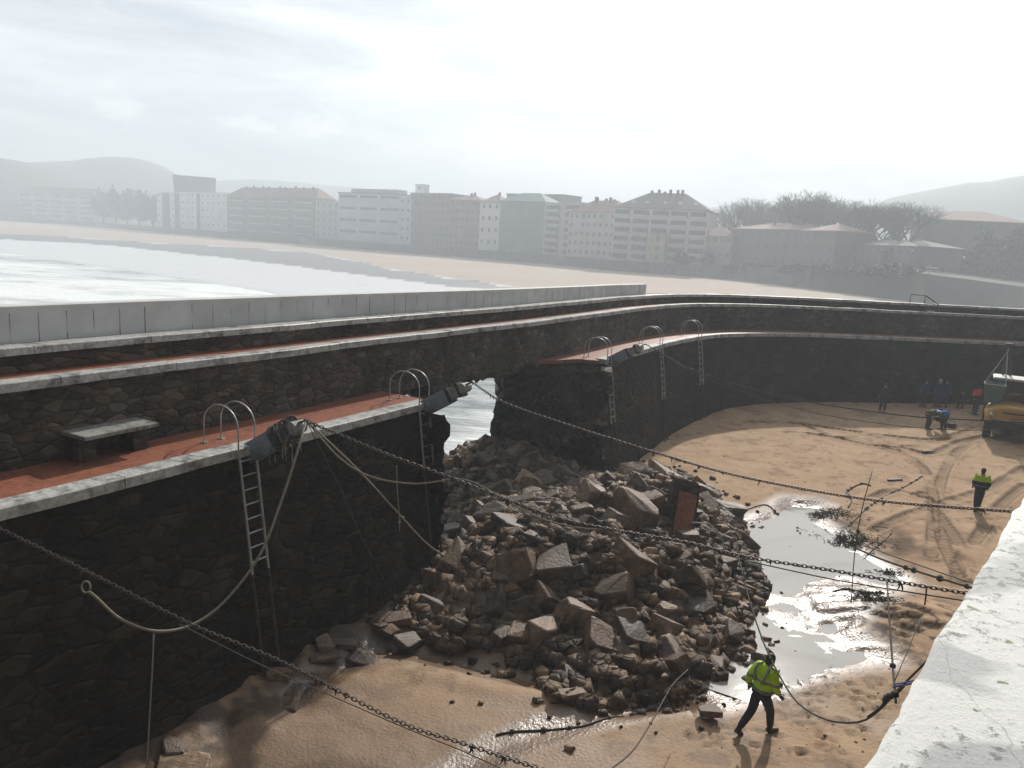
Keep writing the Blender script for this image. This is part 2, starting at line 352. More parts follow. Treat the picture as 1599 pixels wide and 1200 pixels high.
def plan_panel(mb, a, b, z0f, z1f, amp, step=.13, sc=1.5, flip=False):
    a = Vector(a); b = Vector(b); L = (b-a).length; n = Vector((-(b-a).y, (b-a).x, 0)).normalized()
    nu = max(2, int(L/step)); nv = max(2, int(5/step))
    def fn(u, v):
        p = a.lerp(b, u); z = z0f(u)+(z1f(u)-z0f(u))*v; q = Vector((p.x, p.y, z))
        k = amp*(cellrelief(q, sc)+1.6*fbm(q.x, q.y, q.z*1.4, .9, 4)+.6*noise.noise(q*.5))
        return q+n*k+Vector((0, 0, amp*.3*noise.noise(q*3)))
    mb.add(*grid_surface(fn, nu, nv, flip))
def strip(mb, s0, s1, prof, step=.5, jog=0):
    """sweep a closed cross-section [(offset, z)] along the line"""
    n = max(1, int((s1-s0)/step)); m = len(prof); v = []
    for i in range(n+1):
        s = s0+(s1-s0)*i/n
        for o, z in prof: v.append(at_s(s, o, z+(jog*noise.noise(Vector((s*1.7, o*3, z))) if jog else 0)))
    f = [tuple(range(m)), tuple(n*m+k for k in range(m))[::-1]]
    for i in range(n):
        for k in range(m):
            l = (k+1) % m; f.append((i*m+k, (i+1)*m+k, (i+1)*m+l, i*m+l))
    mb.add(v, f)

bw = empty('breakwater', at_s(S_L, 1, 0))
bw_inv = bw.location.copy()
def bpart(mb, name, mat, smooth=False):
    for v in mb.v: v -= bw_inv
    return mb.build(name, mat, bw, smooth)
tag(bw, 'long curving stone breakwater breached in the middle, with a red paved quay', 'breakwater')
# lower quay wall, before and after the breach
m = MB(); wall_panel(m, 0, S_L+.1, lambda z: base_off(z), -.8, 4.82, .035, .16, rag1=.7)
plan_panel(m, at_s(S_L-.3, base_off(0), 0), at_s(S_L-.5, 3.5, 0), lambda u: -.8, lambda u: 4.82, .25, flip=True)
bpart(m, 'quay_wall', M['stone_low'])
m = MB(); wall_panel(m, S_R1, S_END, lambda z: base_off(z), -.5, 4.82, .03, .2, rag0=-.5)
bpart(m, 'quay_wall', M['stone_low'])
# rough core exposed at the far side of the breach
m = MB()
A_ = at_s(S_O, 3.7); B_ = at_s((S_O+S_R1)/2-.1, 1.8); C_ = at_s(S_R1+.15, base_off(2.5))
plan_panel(m, A_, B_, lambda u: -1.0, lambda u: 4.85, .5)
plan_panel(m, B_, C_, lambda u: -.6, lambda u: 4.82, .42)
tp = [at_s(S_O-.1, 3.5), at_s(S_O+.6, 1.7), at_s(S_R1+.1, .1), at_s(S_R1+1.2, .2), at_s(S_R1+1.2, 3.5)]
m.prism([(p.x, p.y) for p in tp], 4.3, 4.72)
bpart(m, 'broken_core', M['core'])
# sea face
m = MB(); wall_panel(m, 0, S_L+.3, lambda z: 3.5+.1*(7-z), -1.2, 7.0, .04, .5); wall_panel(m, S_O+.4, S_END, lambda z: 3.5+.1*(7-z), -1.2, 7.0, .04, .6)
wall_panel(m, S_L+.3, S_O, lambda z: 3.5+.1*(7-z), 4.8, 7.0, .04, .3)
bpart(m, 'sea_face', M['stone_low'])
# upper wall (bridges the breach), with its ragged underside there
m = MB(); 
def rough_under(s, o):
    return 4.78+.3*fbm(s, o, 3, 1.2)+.22*fbm(s, o, 5, 4)+.25*max(0, 1-abs(s-S_H0)/1.4)*-1.2
nv = 9
def up_fn(u, v):
    s = u*S_END; 
    lo = 4.9 if (s < S_H0-.3 or s > S_O+.3) else rough_under(s, 1.75)
    z = lo+(6.4-lo)*v; p = at_s(s, 1.75, z); k = .035*cellrelief(p, 2.6)+.03*fbm(p.x, p.y, p.z, 1.1)
    return at_s(s, 1.75-k, z)
m.add(*grid_surface(up_fn, int(S_END/.17), nv))
def un_fn(u, v):
    s = S_L+.2+(S_O-S_L+.2)*u; o = 1.75+1.85*v; return at_s(s, o, rough_under(s, o))
m.add(*grid_surface(un_fn, 40, 14))
bpart(m, 'upper_wall', M['stone_up'])
m = MB(); wall_panel(m, 0, S_END, lambda z: 2.55, 6.5, 6.9, .02, .2); bpart(m, 'top_wall', M['stone_up'])
# pavings
m = MB(); strip(m, 0, S_L+.3, [(.33, 5.0), (.33, 4.8), (1.8, 4.8), (1.8, 5.0)]); bpart(m, 'quay_paving', M['red_deck'])
m = MB()
sq = [s_px(842, 1.75), S_R1+.05]
poly = [(sq[0], 1.8), (sq[0]+.5, 1.3), (sq[0]+1.0, 1.15), (sq[0]+1.7, .8), (sq[1]-.2, .5), (sq[1], .1), (sq[1]+.4, .33)]
n_ = 60; v = []; f = []
top = [at_s(s, o, 5.0+.012*math.sin(s*9)) for s, o in poly]; 
for i in range(1, n_+1):
    s = sq[1]+.4+(S_END-sq[1]-.4)*i/n_; top.append(at_s(s, .33, 5.0))
back = [at_s(S_END-(S_END-sq[0])*i/80, 1.8, 5.0) for i in range(80)]
# as a ribbon: pair the front line with the back line by station
fr = [(s, o) for s, o in poly]+[(sq[1]+.4+(S_END-sq[1]-.4)*i/n_, .33) for i in range(1, n_+1)]
for s, o in fr: v += [at_s(s, o, 5.0), at_s(s, 1.8, 5.0), at_s(s, o, 4.86), at_s(s, 1.8, 4.86)]
for i in range(len(fr)-1):
    a = 4*i; b = a+4; f += [(a, a+1, b+1, b), (a+2, b+2, b+3, a+3), (a, b, b+2, a+2)]
f.append((0, 2, 3, 1)); m.add(v, f); bpart(m, 'quay_paving', M['red_deck'])
m = MB(); strip(m, 0, S_END, [(2.0, 6.53), (2.0, 6.35), (2.58, 6.35), (2.58, 6.53)]); bpart(m, 'walkway_paving', M['red_deck'])
# copings, cast in lengths with open joints
def coping(s0, s1, o0, o1, zt, th, name, jag=0):
    m = MB(); s = s0; k = 0
    while s < s1-.3:
        L = 2.4; e = min(s+L-.018, s1); dz = random.uniform(-.006, .006)
        b = .02
        strip(m, s, e, [(o0, zt-b+dz), (o0, zt-th+dz), (o1, zt-th+dz), (o1, zt-b+dz), (o1-b, zt+dz), (o0+b, zt+dz)], .6, .012)
        s += L
    return bpart(m, name, M['coping'])
coping(0, S_L+.05, -.1, .33, 5.035, .2, 'quay_coping')
coping(S_R1+.3, S_END, -.1, .33, 5.035, .2, 'quay_coping')
S_G0 = s_px(1440, 2.5); S_G1 = s_px(1453, 2.5)
coping(0, S_END, 1.63, 2.0, 6.56, .17, 'wall_coping')
coping(0, S_G0, 2.42, 2.9, 7.03, .15, 'top_coping'); coping(S_G1, S_END, 2.42, 2.9, 7.03, .15, 'top_coping')
m = MB(); strip(m, 0, S_G0, [(2.9, 6.98), (2.9, 6.7), (3.52, 6.7), (3.52, 6.98)]); strip(m, S_G1, S_END, [(2.9, 6.98), (2.9, 6.7), (3.52, 6.7), (3.52, 6.98)]); bpart(m, 'top_paving', M['red_deck'])
# concrete parapet on top, ends before the bend; UV carries metres along and up
n_ = int(S_PAR/.5); v = []; f = []; uvs = []
for i in range(n_+1):
    s = S_PAR*i/n_; zt = 7.72-.14*max(0, (s-20))/(S_PAR-20); q = [(2.95, 6.95), (2.95, zt-.02), (2.98, zt), (3.25, zt), (3.28, zt-.02), (3.28, 6.9)]
    v += [at_s(s, o, z)-bw_inv for o, z in q]; uvs += [(s, z-6.95) for o, z in q]
for i in range(n_):
    for k in range(5): f.append((i*6+k, (i+1)*6+k, (i+1)*6+k+1, i*6+k+1))
f.append(tuple(range(6))); f.append(tuple(n_*6+k for k in range(6))[::-1])
po = mesh_obj('parapet', v, f, M['sea_parapet'], bw); ul = po.data.uv_layers.new(name='UVMap')
for li, l in enumerate(po.data.loops): ul.data[li].uv = uvs[l.vertex_index]
# steps through the top wall
m = MB()
for k in range(3): strip(m, S_G0+.02, S_G1-.02, [(2.5+.22*k, 6.65+.13*k), (2.5+.22*k, 6.4), (3.3, 6.4), (3.3, 6.65+.13*k)], .3)
bpart(m, 'step_flight', M['coping'])
rl = empty('stair_railing', at_s(S_G0, 2.6, 7.0)); tag(rl, 'small steel handrail over the steps through the far breakwater top', 'railing')
m = MB(); L0 = rl.location
a, b, c, d = at_s(S_G0-.7, 3.3, 7.0)-L0, at_s(S_G0-.7, 3.3, 7.55)-L0, at_s(S_G0+.05, 2.9, 7.55)-L0, at_s(S_G0+.05, 2.9, 7.0)-L0
m.tube([a, b, c, d], .035); m.tube([c, at_s(S_G1, 2.3, 7.05)-L0, at_s(S_G1, 2.3, 6.5)-L0], .035)
m.build('rail', M['dark_metal'], rl)

# iron studs along the quay (rust pins in the paving) : one countless scatter
m = MB()
for i in range(1500):
    s = random.uniform(s_px(5, 1.0)-2, s_px(480)); o = .45+.22*random.randint(0, 5)+random.uniform(-.02, .02)
    if random.random() < max(0, (s-s_px(200))/(s_px(480)-s_px(200))): continue
    s = round(s/.16)*.16; p = at_s(s, o, 5.0)-bw_inv; m.tube([p, p+Vector((.006, .01, .035))], .006, 3)
q = bpart(m, 'paving_stud', M['dark_metal']); q['kind'] = 'stuff'

# bench slab against the upper wall
sb0, sb1 = s_px(120, 1.3), s_px(222, 1.5)
bp_ = at_s((sb0+sb1)/2, 1.35, 5.0); be = empty('stone_bench', bp_)
tag(be, 'thick concrete bench slab on stone blocks against the dark quay wall', 'bench')
d = dir_s((sb0+sb1)/2); RM = Matrix.Rotation(math.atan2(d.y, d.x), 3, 'Z'); LB = (sb1-sb0)
m = MB(); m.box((0, 0, .52), (LB, .72, .07), RM, .008); m.build('seat', M['slab'], be)
for k in (-1, 1):
    m = MB(); m.box(RM @ Vector((k*LB*.36, .12, .24)), (.35, .4, .48), RM, .02); m.build('leg', M['core'], be)

# ------------------------------------------------------------------ harbour floor: sand, pool, rubble mound as one height sheet
def seg_dist(x, y, pts, closed=False):
    d = np.full(x.shape, 1e9); n = len(pts); ts = np.zeros(x.shape); acc = 0
    for i in range(n if closed else n-1):
        a = pts[i]; b = pts[(i+1) % n]; dx, dy = b[0]-a[0], b[1]-a[1]; L2 = dx*dx+dy*dy+1e-9
        t = np.clip(((x-a[0])*dx+(y-a[1])*dy)/L2, 0, 1); q = np.hypot(x-a[0]-t*dx, y-a[1]-t*dy)
        k = q < d; d = np.where(k, q, d); ts = np.where(k, acc+t*math.sqrt(L2), ts); acc += math.sqrt(L2)
    return d, ts
def inside(x, y, pts):
    c = np.zeros(x.shape, bool); n = len(pts)
    for i in range(n):
        x0, y0 = pts[i][0], pts[i][1]; x1, y1 = pts[(i+1) % n][0], pts[(i+1) % n][1]
        k = ((y0 > y) != (y1 > y)) & (x < (x1-x0)*(y-y0)/((y1-y0) if abs(y1-y0) > 1e-9 else 1e-9)+x0); c ^= k
    return c
def sdf(x, y, pts): d, _ = seg_dist(x, y, pts, True); return np.where(inside(x, y, pts), -d, d)
def PX(l, z=0.0): return [tuple(P(a, b, z)[:2]) for a, b in l]
POOL = PX([(1150, 822), (1200, 815), (1240, 790), (1275, 793), (1262, 815), (1300, 835), (1330, 862), (1365, 885), (1400, 905), (1345, 935), (1320, 965), (1308, 990), (1370, 1026), (1330, 1030), (1270, 1040), (1215, 1055), (1160, 1078), (1100, 1092), (1060, 1090), (1080, 1060), (1120, 1040), (1150, 1015), (1175, 990), (1165, 950), (1185, 900), (1160, 860)], .03)
DEEP = PX([(1172, 845), (1230, 838), (1290, 850), (1318, 890), (1280, 905), (1265, 940), (1225, 930), (1190, 905)], .03)
BROWN = PX([(300, 1150), (420, 1100), (470, 1075), (560, 1085), (640, 1120), (720, 1170), (770, 1215), (300, 1215)], .03)
STREAM = PX([(1085, 1085), (1000, 1105), (900, 1125), (840, 1145), (780, 1165), (700, 1215)], .03)
GULLY = PX([(470, 1085), (520, 1050), (560, 1025), (640, 1015), (720, 1030), (800, 1050), (880, 1065), (960, 1095), (1050, 1090)], .03)
PILE = PX([(700, 985), (650, 968), (628, 955), (648, 905), (690, 860), (690, 780)], .3)+[tuple(at_s(S_L+.5, 1.0)[:2]), tuple(at_s(S_L+2.5, 4.4)[:2]), tuple(at_s(S_L+6, 5.6)[:2]), tuple(at_s(S_O+1.3, 6.2)[:2]), tuple(at_s(S_O+.8, 3.2)[:2]), tuple(at_s(S_R1, -.3)[:2]), tuple(at_s(S_R1+2.0, -.8)[:2])]+PX([(1040, 738), (1100, 765), (1160, 805), (1175, 850), (1178, 915), (1165, 985), (1125, 1030), (1050, 1060), (960, 1070), (880, 1085), (840, 1030), (780, 995)], .3)
BUMPS = [((985, 790), 1.3, 1.75, 2.6), ((1050, 790), 1.2, .9, 1.3), ((860, 850), 1.0, 1.15, 2.6), ((960, 900), .8, .8, 2.4), ((730, 720), 1.0, .55, 2.6), ((740, 800), 1.0, .75, 2.3), ((1060, 900), .6, .5, 1.8), ((760, 900), .6, .7, 1.7), ((800, 715), 1.0, .8, 2.2), ((850, 740), 1.2, .6, 2.0)]
BUMPS = [(P(*c, z), a, r) for c, z, a, r in BUMPS]
TRACKS = [[(1165, 671), (1230, 673), (1300, 680), (1390, 692), (1470, 697), (1540, 684), (1599, 676)], [(1185, 684), (1260, 687), (1340, 697), (1400, 712), (1438, 732), (1456, 765), (1458, 830), (1455, 860)],
          [(1540, 690), (1495, 712), (1470, 750), (1466, 800), (1478, 850), (1500, 890)], [(1599, 735), (1540, 765), (1480, 782), (1420, 800), (1360, 825), (1320, 850)], [(1599, 760), (1560, 790), (1530, 830), (1500, 870), (1495, 900)],
          [(1440, 770), (1490, 830), (1520, 885)], [(1360, 690), (1440, 715), (1500, 700), (1560, 690)], [(1460, 780), (1400, 765), (1330, 790)], [(1240, 672), (1340, 700), (1430, 706), (1540, 676)]]
TRACKS = [catmull(PX(t, .3), .5) for t in TRACKS]
FEET = [P(random.gauss(1290, 90), random.gauss(1095, 34), 0) for _ in range(170)]+[P(random.uniform(1200, 1520), random.uniform(690, 900), .3) for _ in range(120)]+[P(random.uniform(1060, 1350), random.uniform(1110, 1180), 0) for _ in range(50)]
def mound(x, y):
    d = sdf(x, y, PILE)+.9*(vfbm(x, y, .55, 3, 99)-.45); m_ = np.zeros(x.shape)
    for c, a, r in BUMPS: m_ = m_+.84*a*np.exp(-((x-c.x)**2+(y-c.y)**2)/(r*r))
    k = np.clip(-d/1.6, 0, 1); return m_*k*k*(3-2*k), d
def floor_z(x, y):
    x = np.atleast_1d(np.asarray(x, float)); y = np.atleast_1d(np.asarray(y, float))
    z = .04+np.clip((y-20)/26, 0, 1.3)**1.5*.95
    z += .10*(vfbm(x, y, .35, 3, 3)-.5)+.035*(vfbm(x, y, 1.7, 3, 8)-.5)
    mo, dp_ = mound(x, y); z += mo
    dl = sdf(x, y, POOL)
    lvl = np.clip((dl+.25)/1.1, 0, 1); z = z*(lvl*lvl*(3-2*lvl))+(-.05)*(1-lvl*lvl*(3-2*lvl))
    z = np.where(dl < .3, z+(vfbm(x, y, 1.5, 3, 21)-.52)*.13*np.clip((.3-dl)/.5, 0, 1), z)
    dd = sdf(x, y, DEEP); z -= .07*np.clip(-dd/.6+.3, 0, 1)
    db = sdf(x, y, BROWN); k = np.clip(-db/.8+.2, 0, 1); z = z-.05*k+k*.2*(vfbm(x, y, .8, 4, 44)-.5)
    ds, _ = seg_dist(x, y, STREAM); z -= .07*np.clip(1-ds/.55, 0, 1)
    dg, _ = seg_dist(x, y, GULLY); z -= .15*np.clip(1-dg/.55, 0, 1)**.8-.05*np.exp(-((dg-.85)/.3)**2)
    # eroded sand steps right of the pool
    er = np.exp(-(((x-E_.x)/2.2)**2+((y-E_.y)/1.9)**2)); n = vfbm(x*.55+.5*y, y*1.1-.3*x, 1.0, 5, 33); n6 = n*5; z += er*((np.floor(n6)+np.clip((n6-np.floor(n6))*3-1, 0, 1))/5*.62)
    o, s = to_offset(x, y)
    inb = (s > S_L-.5) & (s < S_O+2.2)
    sea = np.clip((o-4.2)/3.2, 0, 1); z = np.where(inb, z*(1-sea)+(-1.0)*sea+.25*np.exp(-((o-2.2)/2)**2), np.where(o > 2.0, -1.0, z))
    # rough rocky berm at the wall's foot on the near left
    berm = np.exp(-((o+BATTER)/1.1)**2)*(s < S_L+1)*(s > 8); z += berm*(.28+.45*(vfbm(x, y, 1.6, 4, 50)-.45))
    return z, dp_, dl, dd, db, ds, dg, er, berm
E_ = P(1385, 965, .1)
gx = np.concatenate([np.arange(-15, -8, .25), np.arange(-8, 20, .085), np.arange(20, 32, .1), np.arange(32, 60, .4)]); gy = np.concatenate([np.arange(-2, 9, .3), np.arange(9, 30, .085), np.arange(30, 44, .1), np.arange(44, 54, .25)])
X, Y = np.meshgrid(gx, gy, indexing='ij'); Z, dP, dL, dD, dB, dS, dG, eR, bE = floor_z(X.ravel(), Y.ravel())
sh = X.shape; xr, yr = X.ravel(), Y.ravel()
trk = np.zeros(xr.shape)
for k, t in enumerate(TRACKS):
    for off in ((-.0,) if k not in (3,) else (0.,)):
        d, ts = seg_dist(xr, yr, t[::2]); d = d+.05*(vfbm(xr, yr, .8, 2, 60+k)-.5); wd = .2
        brk = np.clip((vfbm(xr, yr, .9, 3, 70+k)-.3)*5, .15, 1)
        g = np.clip(1-(d/wd)**4, 0, 1); lug = np.clip(.5+.9*np.sin(ts*2*math.pi/.28), 0, 1); edge = np.exp(-((d-wd*.95)/.045)**2)
        Z -= g*(.045+.035*lug)*brk; Z += .05*np.exp(-((d-wd-.1)/.08)**2)*brk; trk = np.maximum(trk, np.maximum(g*(.25+.35*lug), edge*.95)*brk)
fo = np.zeros(xr.shape)
for p in FEET:
    k = (abs(xr-p.x) < .5) & (abs(yr-p.y) < .5)
    if not k.any(): continue
    a = random.uniform(0, 6.28); ca, sa = math.cos(a), math.sin(a); u = (xr[k]-p.x)*ca+(yr[k]-p.y)*sa; v = -(xr[k]-p.x)*sa+(yr[k]-p.y)*ca
    g = np.exp(-((u/.13)**2+(v/.06)**2)**2); rim = np.exp(-(((np.hypot(u/1.5, v)-.11)/.04)**2)); Z[k] += -.04*g+.012*rim; fo[k] = np.maximum(fo[k], g)
def sheet(name, xs, ys, Z, mat, attrs):
    nx, ny = len(xs), len(ys); X, Y = np.meshgrid(xs, ys, indexing='ij')
    me = bpy.data.meshes.new(name); co = np.stack([X.ravel(), Y.ravel(), Z.ravel()], 1)
    i = np.arange(nx-1)[:, None]*ny+np.arange(ny-1)[None, :]; i = i.ravel(); q = np.stack([i, i+ny, i+ny+1, i+1], 1)
    return np_mesh(name, co, q, mat, attrs)
def np_mesh(name, co, q, mat, attrs={}, smooth=True):
    me = bpy.data.meshes.new(name); me.vertices.add(len(co)); me.vertices.foreach_set('co', co.astype(np.float32).ravel())
    me.loops.add(q.size); me.loops.foreach_set('vertex_index', q.astype(np.int32).ravel()); me.polygons.add(len(q))
    me.polygons.foreach_set('loop_start', (np.arange(len(q))*q.shape[1]).astype(np.int32))
    me.update(calc_edges=True)
    for k, a in attrs.items():
        at = me.attributes.new(k, 'FLOAT', 'POINT'); at.data.foreach_set('value', a.astype(np.float32).ravel())
    me.materials.append(mat)
    if smooth: me.shade_smooth()
    me.validate(); return link(bpy.data.objects.new(name, me))
def sm(a, lo, hi): t = np.clip((a-lo)/(hi-lo), 0, 1); return t*t*(3-2*t)
wet = np.clip(1-sm(dL, .1, 1.3), 0, 1)
wet = np.maximum(wet, .45*(1-sm(dB, 0, 1.2))); wet = np.maximum(wet, 1-sm(dS, .3, .8)); wet = np.maximum(wet, .9*(1-sm(dG, .3, .8))); wet = np.maximum(wet, .6*(1-sm(dP, -.2, .9)))
wet = np.maximum(wet, .25*bE); wet = np.maximum(wet, .5*(1-sm(yr, 14.0, 20.0))*np.clip(vfbm(xr, yr*1.6, .45, 3, 81)*2.2-.45, 0, 1)); wet = np.clip(wet*(.75+.5*vfbm(xr, yr, 1.2, 3, 77)), 0, 1)
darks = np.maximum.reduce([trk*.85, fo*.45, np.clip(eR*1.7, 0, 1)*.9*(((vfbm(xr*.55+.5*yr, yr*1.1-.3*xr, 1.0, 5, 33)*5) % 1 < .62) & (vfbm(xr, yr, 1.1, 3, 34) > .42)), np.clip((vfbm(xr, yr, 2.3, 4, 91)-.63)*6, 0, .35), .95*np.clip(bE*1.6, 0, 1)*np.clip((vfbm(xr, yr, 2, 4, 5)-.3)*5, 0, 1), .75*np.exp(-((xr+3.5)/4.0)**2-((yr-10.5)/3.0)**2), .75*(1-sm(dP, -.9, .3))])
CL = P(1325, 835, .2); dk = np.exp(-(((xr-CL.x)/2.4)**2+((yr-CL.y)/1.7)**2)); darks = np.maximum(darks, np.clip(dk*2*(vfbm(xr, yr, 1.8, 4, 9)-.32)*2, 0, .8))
def sand_mat(name='sand', dry=(.38, .25, .152), dry2=(.48, .335, .215), wetc=(.15, .088, .046), dark=(.06, .038, .025), beach=False):
    m, t, b = mat_base(name); c = N(t, 'ShaderNodeTexCoord')
    n = N(t, 'ShaderNodeTexNoise'); n.inputs['Scale'].default_value = .9 if not beach else .03; n.inputs['Detail'].default_value = 10; n.inputs['Roughness'].default_value = .7
    t.links.new(c.outputs['Object'], n.inputs['Vector'])
    m1 = N(t, 'ShaderNodeMixRGB'); m1.inputs[1].default_value = (*dry, 1); m1.inputs[2].default_value = (*dry2, 1)
    g = N(t, 'ShaderNodeMapRange'); g.inputs[1].default_value = .35; g.inputs[2].default_value = .65; t.links.new(n.outputs['Fac'], g.inputs[0]); t.links.new(g.outputs[0], m1.inputs[0])
    aw = N(t, 'ShaderNodeAttribute', attribute_name='wet'); adk = N(t, 'ShaderNodeAttribute', attribute_name='dark')
    m2 = N(t, 'ShaderNodeMixRGB'); m2.inputs[2].default_value = (*wetc, 1); t.links.new(aw.outputs['Fac'], m2.inputs[0]); t.links.new(m1.outputs[0], m2.inputs[1])
    n2 = N(t, 'ShaderNodeTexNoise'); n2.inputs['Scale'].default_value = 5 if not beach else .3; n2.inputs['Detail'].default_value = 8; n2.inputs['Roughness'].default_value = .75
    t.links.new(c.outputs['Object'], n2.inputs['Vector'])
    g2 = N(t, 'ShaderNodeMapRange'); g2.inputs[1].default_value = .585; g2.inputs[2].default_value = .68; g2.inputs[4].default_value = .6; t.links.new(n2.outputs['Fac'], g2.inputs[0])
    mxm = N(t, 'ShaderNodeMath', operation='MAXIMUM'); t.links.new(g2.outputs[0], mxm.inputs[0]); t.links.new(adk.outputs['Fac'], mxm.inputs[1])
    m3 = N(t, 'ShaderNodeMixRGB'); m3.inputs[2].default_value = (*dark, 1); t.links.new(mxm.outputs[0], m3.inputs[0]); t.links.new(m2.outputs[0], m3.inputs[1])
    t.links.new(m3.outputs[0], b.inputs['Base Color'])
    rg = N(t, 'ShaderNodeMapRange'); rg.inputs[3].default_value = .9; rg.inputs[4].default_value = .3; t.links.new(aw.outputs['Fac'], rg.inputs[0]); t.links.new(rg.outputs[0], b.inputs['Roughness'])
    sg = N(t, 'ShaderNodeMapRange'); sg.inputs[3].default_value = .15; sg.inputs[4].default_value = .6; t.links.new(aw.outputs['Fac'], sg.inputs[0]); t.links.new(sg.outputs[0], b.inputs['Specular IOR Level'])
    n4 = N(t, 'ShaderNodeTexNoise'); n4.inputs['Scale'].default_value = 14 if not beach else 1.0; n4.inputs['Detail'].default_value = 8; t.links.new(c.outputs['Object'], n4.inputs['Vector'])
    bp = N(t, 'ShaderNodeBump'); bp.inputs['Strength'].default_value = .5; bp.inputs['Distance'].default_value = .04 if not beach else .15
    t.links.new(n4.outputs['Fac'], bp.inputs['Height']); t.links.new(bp.outputs[0], b.inputs['Normal'])
    return m
M['sand'] = sand_mat()
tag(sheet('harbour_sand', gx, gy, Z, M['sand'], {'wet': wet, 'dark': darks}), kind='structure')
def fz(x, y): return float(floor_z(np.array([x]), np.array([y]))[0][0])

# still water lying in the harbour
def water_mat(name, col, rough=.04, bump=.15, scale=3, foam=False, spec=.5):
    m, t, b = mat_base(name); c = N(t, 'ShaderNodeTexCoord')
    b.inputs['Base Color'].default_value = (*col, 1); b.inputs['Roughness'].default_value = rough; b.inputs['Specular IOR Level'].default_value = spec
    n = N(t, 'ShaderNodeTexNoise'); n.inputs['Scale'].default_value = scale; n.inputs['Detail'].default_value = 5; t.links.new(c.outputs['Object'], n.inputs['Vector'])
    bp = N(t, 'ShaderNodeBump'); bp.inputs['Strength'].default_value = bump; bp.inputs['Distance'].default_value = .05
    t.links.new(n.outputs['Fac'], bp.inputs['Height']); t.links.new(bp.outputs[0], b.inputs['Normal'])
    return m
M['pool'] = water_mat('pool_water', (.35, .33, .295), .06, .12, 1.2, spec=.8)
def thin_water():
    m = bpy.data.materials.new('shallow_water'); m.use_nodes = True; t = m.node_tree; t.nodes.clear(); o = N(t, 'ShaderNodeOutputMaterial')
    tr = N(t, 'ShaderNodeBsdfTransparent'); tr.inputs[0].default_value = (.84, .76, .6, 1); gl = N(t, 'ShaderNodeBsdfGlossy'); gl.inputs['Roughness'].default_value = .07; fr_n = N(t, 'ShaderNodeFresnel'); fr_n.inputs[0].default_value = 1.33
    c = N(t, 'ShaderNodeTexCoord'); n = N(t, 'ShaderNodeTexNoise'); n.inputs['Scale'].default_value = 3; t.links.new(c.outputs['Object'], n.inputs['Vector']); bp = N(t, 'ShaderNodeBump'); bp.inputs['Strength'].default_value = .15; bp.inputs['Distance'].default_value = .04
    t.links.new(n.outputs['Fac'], bp.inputs['Height']); t.links.new(bp.outputs[0], gl.inputs['Normal'])
    mx_ = N(t, 'ShaderNodeMixShader'); t.links.new(fr_n.outputs[0], mx_.inputs[0]); t.links.new(tr.outputs[0], mx_.inputs[1]); t.links.new(gl.outputs[0], mx_.inputs[2]); t.links.new(mx_.outputs[0], o.inputs[0]); return m
M['brown'] = thin_water()
def water_poly(name, poly, grow, z, mat):
    c = np.mean(poly, 0); v = [Vector((p[0], p[1], z)) for p in poly]
    # grow outward so the water's edge is where it meets the sand
    o = []
    n = len(v)
    for i in range(n):
        d = (v[(i+1) % n]-v[i-1]); nn = Vector((d.y, -d.x, 0)).normalized(); q = v[i]+nn*grow
        if inside(np.array([q.x]), np.array([q.y]), poly)[0]: q = v[i]-nn*grow
        o.append(q)
    bm = bmesh.new(); bm.faces.new([bm.verts.new(q) for q in o]); bmesh.ops.triangulate(bm, faces=bm.faces[:])
    me = bpy.data.meshes.new(name); bm.to_mesh(me); bm.free(); me.materials.append(mat)
    for p in me.polygons:
        if p.normal.z < 0: p.flip()
    return tag(link(bpy.data.objects.new(name, me)), kind='structure')
water_poly('pool_water', POOL, .7, .004, M['pool'])
water_poly('puddle_water', BROWN, 1.3, -.012, M['brown'])

# ------------------------------------------------------------------ sea and beach beyond
def az_of(p): return math.atan2(p[0], p[1])
def curve_r(pxs, z):
    q = sorted((az_of(P(a, b, z)), math.hypot(*P(a, b, z)[:2])) for a, b in pxs); return np.array([a for a, _ in q]), np.array([r for _, r in q])
C_foam = curve_r([(-200, 378), (0, 398), (130, 418), (250, 436), (400, 460), (470, 474), (700, 500)], 0)
C_thin = curve_r([(-200, 360), (0, 374), (130, 380), (300, 398), (420, 411), (560, 430), (700, 447), (800, 457), (860, 470)], .1)
C_dark = curve_r([(-200, 352), (0, 364), (120, 371), (230, 379), (340, 385), (480, 396), (600, 419), (700, 434), (830, 452), (950, 480)], .3)
EDGE = [(-60, 341), (0, 345), (60, 348), (200, 359), (300, 368), (430, 379), (540, 388), (700, 401), (830, 411), (950, 423), (1140, 437), (1250, 449), (1350, 462), (1440, 475), (1599, 484)]
EW = [P(a, b, .8) for a, b in EDGE]
EW = [Vector((-1400, 1150, 0)), Vector((-900, 950, 0))]+EW+[Vector((170, 150, 0)), Vector((160, 90, 0)), Vector((120, 56, 0))]
e_az = np.array([az_of(p) for p in EW]); e_r = np.array([math.hypot(p.x, p.y) for p in EW])
o_ = np.argsort(e_az); e_az, e_r = e_az[o_], e_r[o_]
az = np.concatenate([np.arange(-75, -45, 1.5), np.arange(-45, 46, .25), np.arange(46, 110, 2)])*math.pi/180; rr = 12*1.035**np.arange(0, 150)
AZ, RR = np.meshgrid(az, rr, indexing='ij'); bx, by = (RR*np.sin(AZ)).ravel(), (RR*np.cos(AZ)).ravel(); A_, Rr = AZ.ravel(), RR.ravel()
def cr(c): return np.interp(A_, c[0], c[1])
rf, rt, rd, re = cr(C_foam), cr(C_thin), cr(C_dark), np.interp(A_, e_az, e_r)
wob = 1+.05*(vfbm(A_*30, np.log(Rr)*4, 1, 3, 4)-.5)
